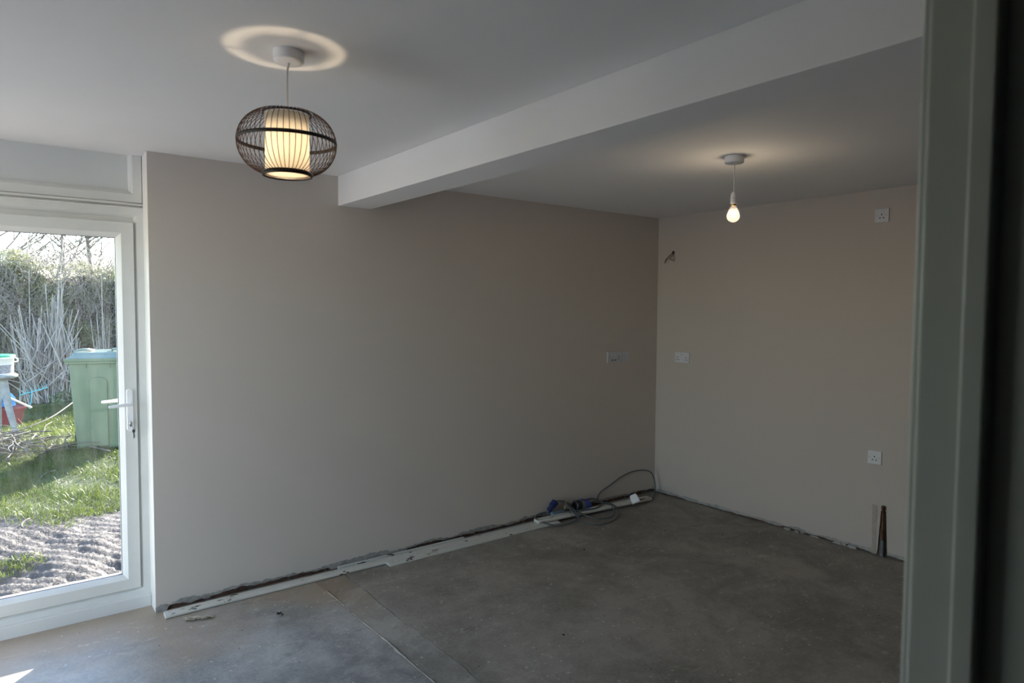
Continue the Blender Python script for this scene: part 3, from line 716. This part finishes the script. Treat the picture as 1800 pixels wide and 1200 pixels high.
# tan blanking disc leaning behind
b = MB(); b.lathe([(.0001, -.022), (.026, -.022), (.030, -.018), (.030, .0), (.026, .004), (.0001, .004)], (0, 0, 0), 26, axis='y'); td = b.build('connector_cap', MAT['tan']); td.location = (-1.065, -.022, .088); td.rotation_euler = (math.radians(10), 0, 0)
tag(td, 'round tan plastic cap leaning on the wall behind the black connector', 'cap'); td.location.z = .060+.0; td.scale = (1.3, 1, 1.3)
b = MB(); b.lathe([(.0001, -.05), (.026, -.05), (.028, -.046), (.028, .046), (.026, .05), (.0001, .05)], (0, 0, 0), 22, axis='x'); jr = b.build('plastic_tube', simple('pale_blue_plastic', (.18, .27, .36), .5)); jr.location = (-1.18, -.045, .030); jr.rotation_euler = (0, 0, 0); jr.scale = (1.3, .8, .9)
tag(jr, 'pale blue plastic tube lying behind the cable coil below the navy plug', 'tube')

# ------------------------------------------------------------------ LITTER ON THE FLOOR
b = MB(); vv = []; ff = []; nx, ny = 14, 6
for i in range(nx):
    for j in range(ny):
        u, t = i/(nx-1), j/(ny-1)
        vv.append((u*.135+.010*math.sin(j*2.1), -.02*u+.048*t+.010*nz(u*3+j, 2), .002+.010*abs(math.sin(u*9+j*1.3))*(1-.4*t)+(.012 if (j in (0,)) else 0)*abs(math.sin(u*7))))
        if i and j: a = (i-1)*ny+j-1; ff.append((a, a+ny, a+ny+1, a+1))
b.add(vv, ff); b.add([(x, y, z-.0012) for x, y, z in vv], [q[::-1] for q in ff])
pp = b.build('paper_scrap', MAT['paper']); pp.location = (-3.855, -.20, 0); pp.rotation_euler = (0, 0, math.radians(-14)); tag(pp, 'crumpled torn buff wallpaper scrap on the floor beside the first timber end', 'paper scrap')
for i, (x, y, s) in enumerate([(-3.44, -.392, .011), (-3.43, -.42, .007)]):
    o = crumb('debris_crumb', (x, y, .004), (s, s*.6, .006), MAT['debris']); tag(o, ('larger' if i == 0 else 'smaller')+' of two dark curled crumbs on the pale concrete before the timber' , 'debris', 'dark crumbs')
flk = []
for i in range(26):
    x = random.uniform(-3.9, -.3); y = random.uniform(-2.2, -.2)
    s = random.uniform(.003, .0075); o = crumb('plaster_crumb', (x, y, s*.3), (s*1.3, s, s*.6), MAT['chip'] if random.random() < .7 else MAT['debris']); flk.append(o)
    tag(o, 'tiny crumb of plaster or dirt scattered on the bare concrete floor', 'debris', 'crumbs on the floor')
for i in range(16):
    y = -1.2-.55*random.random(); s = random.uniform(.006, .016); o = crumb('plaster_lump', (-.012, y, .006), (s*.6, s*1.5, s*.7), MAT['chip']); tag(o, 'small broken plaster lump fallen along the foot of the end wall', 'debris', 'lumps at the end wall')

# ------------------------------------------------------------------ OUTSIDE
def gz(x, y):      # lawn height
    y = np.asarray(y, float); x = np.asarray(x, float)
    z = np.interp(y, [0, .3, 1.0, 2.0, 4.3, 9.0, 14], [-.13, -.12, -.11, -.02, .10, .20, .25])
    r = .018*np.sin(x*3.1+y*1.7)+.012*np.sin(x*7.3-y*5.1+1)
    wet = np.clip((2.9-y)/1.2, 0, 1)*np.clip((y-.25)/.3, 0, 1)
    r = r + wet*(.006*np.sin(y*13+2.4*np.sin(x*2.2))+.008*np.sin(x*8.3+2*np.sin(y*6))*np.sin(y*7.7-x*3)+.006*np.sin(x*17+y*9)+.007*np.sin(x*31-y*23)*np.sin(y*17)+.006*np.sin(x*53+y*47)+.004*np.sin(x*97-y*71))
    return z + r
xs = np.concatenate([np.linspace(-40, -7, 14), np.linspace(-6.8, -1, 230), np.linspace(-.8, 30, 20)]); ys = np.concatenate([np.linspace(.29, 3.2, 170), np.linspace(3.25, 10, 90), np.linspace(11, 60, 14)])
X, Y = np.meshgrid(xs, ys, indexing='ij'); Z = gz(X, Y)
ns = len(ys); V = np.stack([X, Y, Z], -1).reshape(-1, 3)
F = [(i*ns+j, (i+1)*ns+j, (i+1)*ns+j+1, i*ns+j+1) for i in range(len(xs)-1) for j in range(ns-1)]
g = put('ground', mesh('ground', V, F, True), MAT['mud']); struct(g)
b = MB(); b.box((-40, -40, -.3), (XL-.3, .29, -.13)); struct(b.build('garden_ground', simple('pale_bounce_ground', (.46, .45, .43), .85, var=.15, scale=3, bump=.2)))  # unseen ground made pale to bounce light onto the ceiling

def blades(name, n, xr, yr, hgt, wid, dens, mat, parent=None):
    x = RNG.uniform(*xr, n*3); y = RNG.uniform(*yr, n*3); d = dens(x, y); k = RNG.random(n*3) < d; x, y = x[k][:n], y[k][:n]; n = len(x)
    z = gz(x, y)-.004; a = RNG.uniform(0, 2*np.pi, n); h = hgt*RNG.uniform(.5, 1.2, n); w = wid*RNG.uniform(.6, 1.3, n)
    lx, ly = RNG.normal(0, .45, n)*h, RNG.normal(0, .45, n)*h
    p0 = np.stack([x-np.cos(a)*w, y-np.sin(a)*w, z], -1); p1 = np.stack([x+np.cos(a)*w, y+np.sin(a)*w, z], -1)
    m0 = np.stack([x-np.cos(a)*w*.7+lx*.35, y-np.sin(a)*w*.7+ly*.35, z+h*.6], -1); m1 = np.stack([x+np.cos(a)*w*.7+lx*.35, y+np.sin(a)*w*.7+ly*.35, z+h*.6], -1)
    t = np.stack([x+lx, y+ly, z+h], -1)
    v = np.stack([p0, p1, m1, m0, t], 1).reshape(-1, 3)
    me = bpy.data.meshes.new(name); me.vertices.add(len(v)); me.vertices.foreach_set('co', v.ravel())
    base = np.arange(n)*5
    loops = np.stack([base, base+1, base+2, base+3, base+3, base+2, base+4], 1).ravel()
    me.loops.add(len(loops)); me.loops.foreach_set('vertex_index', loops.astype(np.int32))
    me.polygons.add(2*n); me.polygons.foreach_set('loop_start', np.stack([np.arange(n)*7, np.arange(n)*7+4], 1).ravel().astype(np.int32)); me.update(calc_edges=True)
    return put(name, me, mat, parent)
def gd(x, y):
    n = np.sin(x*2.1+1.3*np.sin(y*1.9))+.7*np.sin(y*3.3-x*4.7)+.5*np.sin(x*9+y*7)
    return np.clip((y-2.35+.35*n)*1.2, 0.0, 1)*np.clip(.75+.3*n, .12, 1)
gr = blades('lawn_grass', 150000, (-7.6, -2.2), (1.6, 7.6), .055, .0026, gd, MAT['grass']); tag(gr, 'short bright green lawn grass between the mud and the hedge', 'grass', kind='stuff')
gr2 = blades('lawn_grass', 9000, (-5.4, -3.4), (1.2, 2.4), .035, .0026, lambda x, y: np.clip(np.sin(x*5+y*4)+np.sin(y*9-x*3)-.9, 0, 1), MAT['grass']); tag(gr2, 'sparse grass tufts in the bare mud just outside the door', 'grass', kind='stuff')

def leaves(name, n, gen, size, mat, parent=None):
    c = gen(n); n = len(c)
    d1 = RNG.normal(size=(n, 3)); d1 /= np.linalg.norm(d1, axis=1)[:, None]; d2 = np.cross(d1, RNG.normal(size=(n, 3))); d2 /= np.linalg.norm(d2, axis=1)[:, None]
    s = size*RNG.uniform(.5, 1.3, n)[:, None]
    v = np.stack([c-d1*s, c+d2*s*.5, c+d1*s, c-d2*s*.5], 1).reshape(-1, 3)
    me = bpy.data.meshes.new(name); me.vertices.add(len(v)); me.vertices.foreach_set('co', v.ravel()); me.loops.add(4*n); me.loops.foreach_set('vertex_index', np.arange(4*n, dtype=np.int32))
    me.polygons.add(n); me.polygons.foreach_set('loop_start', (np.arange(n)*4).astype(np.int32)); me.update(calc_edges=True)
    return put(name, me, mat, parent)
def sticks(name, P0, P1, r, mat, parent=None):
    """many thin three-sided sticks in one mesh"""
    P0 = np.asarray(P0); P1 = np.asarray(P1); n = len(P0); t = P1-P0; t /= np.linalg.norm(t, axis=1)[:, None]
    a = np.cross(t, np.array([.31, .52, .79])); a /= np.linalg.norm(a, axis=1)[:, None]; q = np.cross(t, a); vs = []
    r = np.broadcast_to(np.asarray(r, float).reshape(-1, 1), (n, 1))
    for P, k in ((P0, 1.0), (P1, .55)):
        for j in range(3):
            an = 2*np.pi*j/3; vs.append(P+(a*np.cos(an)+q*np.sin(an))*r*k)
    v = np.stack(vs, 1).reshape(-1, 3); base = (np.arange(n)*6)[:, None]
    loops = (base+np.array([0, 1, 4, 3, 1, 2, 5, 4, 2, 0, 3, 5])).ravel()
    me = bpy.data.meshes.new(name); me.vertices.add(len(v)); me.vertices.foreach_set('co', v.ravel()); me.loops.add(len(loops)); me.loops.foreach_set('vertex_index', loops.astype(np.int32))
    me.polygons.add(3*n); me.polygons.foreach_set('loop_start', (np.arange(3*n)*4).astype(np.int32)); me.update(calc_edges=True)
    return put(name, me, mat, parent)

# hedge
HY = 8.6
hedge = empty('hedge', (-5.0, HY+.6, .2)); tag(hedge, 'tall tangled garden hedge of small green leaves and bare twigs', 'hedge')
hx0, hx1 = -9.5, -1.9
def hedge_top(x): return 2.28+.10*np.sin(x*2.3)+.07*np.sin(x*7.1+1)
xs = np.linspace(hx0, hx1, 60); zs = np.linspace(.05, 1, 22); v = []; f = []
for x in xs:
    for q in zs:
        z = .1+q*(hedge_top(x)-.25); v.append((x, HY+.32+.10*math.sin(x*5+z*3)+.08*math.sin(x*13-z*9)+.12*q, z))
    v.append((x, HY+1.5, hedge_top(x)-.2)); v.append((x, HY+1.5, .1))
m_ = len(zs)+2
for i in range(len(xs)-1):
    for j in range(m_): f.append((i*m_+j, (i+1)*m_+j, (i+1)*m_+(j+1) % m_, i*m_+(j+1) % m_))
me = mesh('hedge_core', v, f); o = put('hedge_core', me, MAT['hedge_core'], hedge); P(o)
def hg(n):
    x = np.where(RNG.random(n) < .8, RNG.uniform(-5.4, -2.4, n), RNG.uniform(hx0, hx1, n)); u = RNG.random(n)**.8
    z = .15+u*(hedge_top(x)+.08-.15); y = HY+.02+RNG.random(n)**1.5*.6+.16*np.sin(x*5+z*3)*.6+.12*u
    y = np.where(u > .9, HY+RNG.random(n)*1.5, y)
    cl = np.sin(x*6.1+z*4)+np.sin(z*9-x*3)+np.sin(x*17+z*13)*.6
    k = RNG.random(n) < np.clip(.45+.35*cl, .08, 1)*np.where(z < .7, .45, 1)
    return np.stack([x, y, z], -1)[k]
P(leaves('foliage', 150000, hg, .022, MAT['leaf'], hedge)); 
n = 7500; x = RNG.uniform(-5.6, -2.3, n); zt = RNG.uniform(.5, 2.35, n); y = HY+RNG.uniform(-.10, .5, n)
P0 = np.stack([x, y, zt], -1); dr = np.stack([RNG.normal(0, .5, n), RNG.normal(-.15, .3, n), RNG.normal(.5, .6, n)], -1); P1 = P0+dr*RNG.uniform(.1, .42, n)[:, None]; P1[:, 2] = np.minimum(P1[:, 2], 2.68)
P(sticks('twigs', P0, P1, RNG.uniform(.0015, .0035, n), MAT['cane'], hedge))
for o in hedge.children:
    if o.name.startswith(('foliage', 'twigs')): o['kind'] = 'stuff'
# low weeds at the hedge foot
def wg(n):
    x = RNG.uniform(-4.0, -2.6, n); y = HY-.5+RNG.normal(0, .22, n)-.0; return np.stack([x, y, gz(x, y)+RNG.random(n)*.16], -1)
wd = leaves('ground_weeds', 2600, wg, .028, MAT['ivy']); tag(wd, 'low leafy weeds at the foot of the hedge behind the green bin', 'weeds', kind='stuff')

# bare trees beyond
def tree(x, y, hgt, r0, lean, label, seed):
    rnd = random.Random(seed); t = empty('bare_tree', (x, y, .2)); tag(t, label, 'tree', 'bare trees beyond the hedge')
    b = MB(); pts = [(lean*(q/8)**1.2+.05*math.sin(q*1.3+seed), .04*math.sin(q*1.7+seed), hgt*.9*q/8) for q in range(9)]
    b.tube(pts, [r0*(1-.085*q) for q in range(9)], 7); b.build('trunk', MAT['bark'], t)
    A = []; B = []; Rr = []
    def grow(p, d, L, r, lv):
        p = np.array(p, float); d = np.array(d, float)
        for _ in range(3):
            d = d+np.array([rnd.gauss(0, .16), rnd.gauss(0, .16), rnd.gauss(.04, .12)]); d /= np.linalg.norm(d); q = p+d*L/3
            A.append(p.copy()); B.append(q.copy()); Rr.append(r); 
            if lv > 0 and rnd.random() < .9:
                dd = d+np.array([rnd.gauss(0, .7), rnd.gauss(0, .7), rnd.gauss(.1, .4)]); grow(q, dd/np.linalg.norm(dd), L*.62, r*.6, lv-1)
            p = q; r *= .85
    for k in range(42):
        q = rnd.uniform(1.6, 8); i = int(q) if q < 8 else 7; u = q-i; p = [pts[i][c]*(1-u)+pts[i+1 if i < 8 else i][c]*u for c in range(3)]
        an = rnd.uniform(0, 6.28); grow(p, (math.cos(an), math.sin(an), rnd.uniform(.3, 1.1)), hgt*.28, r0*.34, 3)
    s = sticks('branches', A, B, Rr, MAT['bark'], t); s['kind'] = 'stuff'
for i, a in enumerate([(-4.35, 14.2, 5.2, .075, -.5, 'bare slanting tree with a thick trunk, leftmost beyond the hedge'), (-3.75, 12.4, 4.4, .035, .35, 'slender bare tree second from the left beyond the hedge'),
                       (-3.30, 13.2, 5.0, .05, -.2, 'leaning bare tree in the middle of the row beyond the hedge'), (-2.95, 13.8, 5.6, .06, .05, 'upright bare tree fourth from the left beyond the hedge'),
                       (-2.60, 13.0, 5.0, .04, .15, 'bare tree at the right end of the row beyond the hedge')]):
    tree(*a, seed=i*17+3)

# stack of dry canes leaning in front of the hedge
cs = empty('cane_stack', (-4.0, 8.05, .2)); tag(cs, 'upright jumble of dry pale canes and sticks against the hedge', 'garden canes')
cb = MB(); cb.tube([(0, 0, 0), (0, 0, .5), (0, 0, 1)], [1, .9, .6], 6); cproto = cb.build('cane', MAT['cane'], cs); cme = cproto.data
rc = random.Random(5)
def cane(p0, p1, r, first=False):
    o = cproto if first else bpy.data.objects.new('cane', cme)
    if not first: COL.objects.link(o); o.parent = cs
    d = Vector(p1)-Vector(p0); q = d.to_track_quat('Z', 'Y'); o.matrix_local = Matrix.Translation(Vector(p0)) @ q.to_matrix().to_4x4() @ Matrix.Diagonal((r, r, d.length, 1))
first = True
for i in range(105):
    x = rc.gauss(-.02, .17); x = max(-.34, min(.38, x)); hh = rc.uniform(.7, 1.5)*(1-.35*abs(x)); lean = rc.gauss(0, .10); 
    if i < 22: x = rc.uniform(.02, .12); hh = rc.uniform(1.2, 1.75); lean = rc.gauss(.02, .03)
    cane((x, rc.uniform(-.2, .25), 0), (x+lean*hh*1.6, rc.uniform(-.05, .3), hh), rc.uniform(.006, .013), first); first = False
for i in range(62):
    x = rc.uniform(-.30, .34); z = rc.uniform(.05, .8); an = rc.gauss(0, .55); L = rc.uniform(.35, .85)
    cane((x, rc.uniform(-.3, -.05), z), (x+math.sin(an)*L, rc.uniform(-.25, .05), z+math.cos(an)*L*.9), rc.uniform(.005, .010))
for i in range(14):
    x = rc.uniform(.62, .80); hh = rc.uniform(.7, 1.35); cane((x, rc.uniform(-.1, .2), 0), (x+rc.gauss(0, .06), .2, hh), rc.uniform(.006, .011))
for x, hh in ((-.20, 1.95), (.16, 2.0), (.20, 2.25), (.72, 1.98)):
    cane((x, .25, 0), (x+.02, .30, hh), .009)

# green wheelie bin
wb = empty('wheelie_bin', (-3.69, 4.46, .104), math.radians(-14)); tag(wb, 'sage green wheeled rubbish bin standing on the lawn', 'bin')
def taper(sections, name, mat, parent, bevel=.012):
    b = MB(); v = []
    for z, hx, yf, yb in sections: v += [(-hx, yf, z), (hx, yf, z), (hx, yb, z), (-hx, yb, z)]
    k = len(sections); f = [(4*i+j, 4*i+(j+1) % 4, 4*i+4+(j+1) % 4, 4*i+4+j) for i in range(k-1) for j in range(4)] + [(3, 2, 1, 0), (4*k-4, 4*k-3, 4*k-2, 4*k-1)]
    b.add(v, f); return b.build(name, mat, parent, bevel=bevel, seg=3)
body = taper([(.02, .212, -.25, .20), (.10, .215, -.255, .24), (.80, .248, -.315, .30), (.93, .253, -.325, .32)], 'body', MAT['green_bin'], wb, .02)
# raised arched front panel
pts = []
for a in range(0, 181, 15): pts.append((.083*math.cos(math.radians(a)), .735+.045*math.sin(math.radians(a))))
pts = [(.078, .05)] + pts + [(-.078, .05)]
def fy(z): return -.25-(.075)*(z/.93)-.0015
n = len(pts); b = MB(); v = [(x, fy(z)+.004, z) for x, z in pts]+[(x*.92, fy(z)-.014, z-(.006 if z > .1 else -.004)) for x, z in pts]
b.add(v, [(i, (i+1) % n, n+(i+1) % n, n+i) for i in range(n)] + [tuple(range(n, 2*n))[::-1]]); b.build('front_panel', MAT['green_bin'], wb)
for sx in (-1, 1):
    b = MB(); b.box((sx*.105-.004, -.336, .875), (sx*.105+.004, -.300, .925)); b.build('rim_rib', MAT['green_bin'], wb)
b = MB(); b.box((-.285, -.345, .918), (.285, .33, .940)); b.build('rim', MAT['green_bin'], wb, bevel=.006)
taper([(.940, .288, -.352, .34), (.972, .290, -.356, .34)], 'lid', MAT['green_bin'], wb, .006)
lid = taper([(.972, .272, -.330, .34), (1.000, .235, -.28, .34), (1.028, .225, -.24, .34)], 'lid', MAT['green_lid'], wb, .008)
for sx in (-1, 1):
    b = MB(); b.tube(spline([(sx*.215, -.25, 1.005), (sx*.20, -.20, 1.045), (sx*.12, -.10, 1.052), (sx*.09, .05, 1.032)], 6), .013, 8); b.build('lid_handle', MAT['green_lid'], lid)
    b = MB(); b.lathe([(.0001, -.022), (.09, -.022), (.10, -.015), (.10, .015), (.09, .022), (.0001, .022)], (sx*.27, .23, .10), 22, axis='x'); b.build('wheel', MAT['black'], wb)
b = MB(); b.tube([(-.26, .36, .93), (.26, .36, .93)], .014, 8); b.tube([(-.26, .30, .92), (-.26, .36, .93)], .014, 8); b.tube([(.26, .30, .92), (.26, .36, .93)], .014, 8); b.build('push_handle', MAT['green_bin'], wb)
b = MB(); b.tube([(-.27, .23, .10), (.27, .23, .10)], .012, 8); b.build('axle', MAT['metal'], wb)

# stone pedestal with white bucket
px, py, pz = -4.600, 5.40, float(gz(-4.60, 5.4))
pd = empty('bird_table', (px, py, pz)); tag(pd, 'grey stone garden pedestal with a wide round top', 'pedestal')
TZ = .855-pz
b = MB(); b.lathe([(.0001, TZ), (.185, TZ), (.200, TZ-.010), (.198, TZ-.030), (.165, TZ-.050), (.10, TZ-.060)], (0, 0, 0), 36); b.build('bird_table_top', MAT['stone'], pd)
for a in (-.55, 1.5, 3.6):
    c, s = math.cos(a), math.sin(a); b = MB(); b.tube([(c*.07, s*.07, TZ-.05), (c*.12, s*.12, TZ*.5), (c*.20, s*.20, 0)], [.062, .050, .036], 4); b.build('leg', MAT['stone'], pd)
bk = empty('plastic_bucket', (px, py, .856)); tag(bk, 'white plastic bucket with a green lid on the stone pedestal', 'bucket')
b = MB(); b.lathe([(.0001, .0), (.155, .0), (.158, .01), (.168, .17), (.176, .172), (.176, .192), (.166, .194)], (0, 0, 0), 36); b.build('bucket_body', MAT['plastic'], bk)
b = MB(); b.lathe([(.180, .190), (.180, .206), (.170, .212), (.0001, .212)], (0, 0, 0), 36); b.build('lid', MAT['green_cap'], bk)
b = MB(); b.lathe([(.1600, .012), (.1655, .105)], (0, 0, 0), 36); b.build('contents_band', simple('grey_contents', (.22, .22, .24), .9, var=.4, scale=60), bk)
b = MB(); b.tube(spline([(.165, -.03, .185), (.195, -.05, .165), (.197, -.02, .135), (.172, .01, .130)], 6), .006, 7); b.build('handle', MAT['plastic'], bk)

# maroon tub with bits in it
tz = float(gz(-4.45, 6.25)); tb = empty('plastic_tub', (-4.52, 6.25, tz)); tag(tb, 'square maroon plastic tub standing on the lawn behind the pedestal', 'tub')
taper([(0, .14, -.14, .14), (.24, .185, -.185, .185)], 'tub_body', MAT['tub_red'], tb, .01)
b = rect_loft((-.205, .205, -.205, .205), [(0, 0), (.028, 0), (.028, .022), (0, .022)]); b.v = [(x, z, y+.232) for x, y, z in b.v]; b.build('tub_rim', MAT['tub_red'], tb)
bb = crumb('plastic_bag', (-4.50, 6.22, tz+.31), (.10, .09, .11), MAT['bag_blue']); tag(bb, 'crumpled bright blue plastic bag poking out of the maroon tub', 'bag')
bb = crumb('plastic_bag', (-4.68, 6.08, tz+.30), (.10, .09, .08), MAT['deep_blue']); tag(bb, 'deep blue bag at the left side of the maroon tub', 'bag')
b = MB(); b.box((-.16, -.018, -.008), (.16, .018, .008)); bd = b.build('wood_lath', MAT['pale_wood'], bevel=.002); bd.location = (-4.40, 6.08, tz+.325); bd.rotation_euler = (0, math.radians(30), math.radians(-20)); tag(bd, 'short weathered wooden lath slanting across the tub rim', 'wood')
rk = empty('garden_rake', (-4.22, 6.75, .50)); rk.rotation_euler = (math.radians(70), math.radians(-16), math.radians(-20)); tag(rk, 'teal rake head with upright tines beside the cane stack', 'rake')
b = MB(); b.box((-.16, -.006, -.005), (.16, .006, .005)); b.build('rake_bar', MAT['teal'], rk)
b = MB(); b.tube([(-.02, 0, 0), (-.05, -.12, .0), (-.08, -.22, .02)], .007, 6); b.build('rake_handle', MAT['teal'], rk)
for k in range(8):
    b = MB(); b.tube([(-.155+k*.044, 0, 0), (-.155+k*.044, .07, .01)], [.004, .002], 5); b.build('tine', MAT['teal'], rk)

# pile of pruned branches on the grass
bp = empty('branch_pile', (-4.55, 4.6, float(gz(-4.5, 4.5)))); tag(bp, 'pile of bare pruned branches lying on the lawn left of the bin', 'branches')
rb = random.Random(9)
for i in range(46):
    x, y = rb.gauss(-.05, .26), rb.gauss(0, .32); an = rb.uniform(0, 3.14)*.8-.3; L = rb.uniform(.35, .95); z = rb.uniform(.01, .14); dz = rb.uniform(-.04, .10)
    p = [(x+math.cos(an)*L*(t-.5)+rb.gauss(0, .02), y+math.sin(an)*L*(t-.5)+rb.gauss(0, .02), max(.008, z+dz*(t)+.03*math.sin(t*3.1))) for t in (0, .25, .5, .75, 1)]
    b = MB(); b.tube(spline(p, 3), [rb.uniform(.004, .008)]*12+[.002], 5); b.build('branch', MAT['branch'], bp)
A, B_ = [], []
for i in range(420):
    p = np.array([rb.gauss(-.05, .30), rb.gauss(0, .35), abs(rb.gauss(.05, .07))]); an = rb.uniform(0, 6.28); L = rb.uniform(.06, .25); A.append(p); B_.append(p+np.array([math.cos(an)*L, math.sin(an)*L, rb.gauss(.02, .06)]))
s = sticks('twigs', A, B_, .0022, MAT['branch'], bp); s['kind'] = 'stuff'
b = MB(); b.tube(spline([(-.30, -.15, .16), (.0, -.1, .20), (.35, .25, .26), (.60, .8, .33), (.85, 1.6, .40)], 5), [.007]*20+[.002], 6); b.build('branch', MAT['bark'], bp)
b = MB(); b.tube(spline([(.30, -.35, .02), (.38, -.22, .03), (.36, -.12, .02), (.43, .0, .04)], 4), .009, 6); b.build('branch', MAT['branch'], bp)
for (x, y, an, L, lab) in ((-4.30, 3.45, 1.0, .22, 'forked pale stick on the lawn nearest the doorway side of the pile'), (-4.47, 2.05, 1.3, .16, 'thin pale curved twig at the edge of the mud')):
    z0 = float(gz(x, y))+.012; b = MB(); b.tube(spline([(0, 0, 0), (L*.5, .02, .01), (L, -.01, .02)], 5), [.008]*10+[.004], 6); o = b.build('fallen_stick', MAT['branch']); o.location = (x, y, z0); o.rotation_euler = (0, 0, an); tag(o, lab, 'stick')
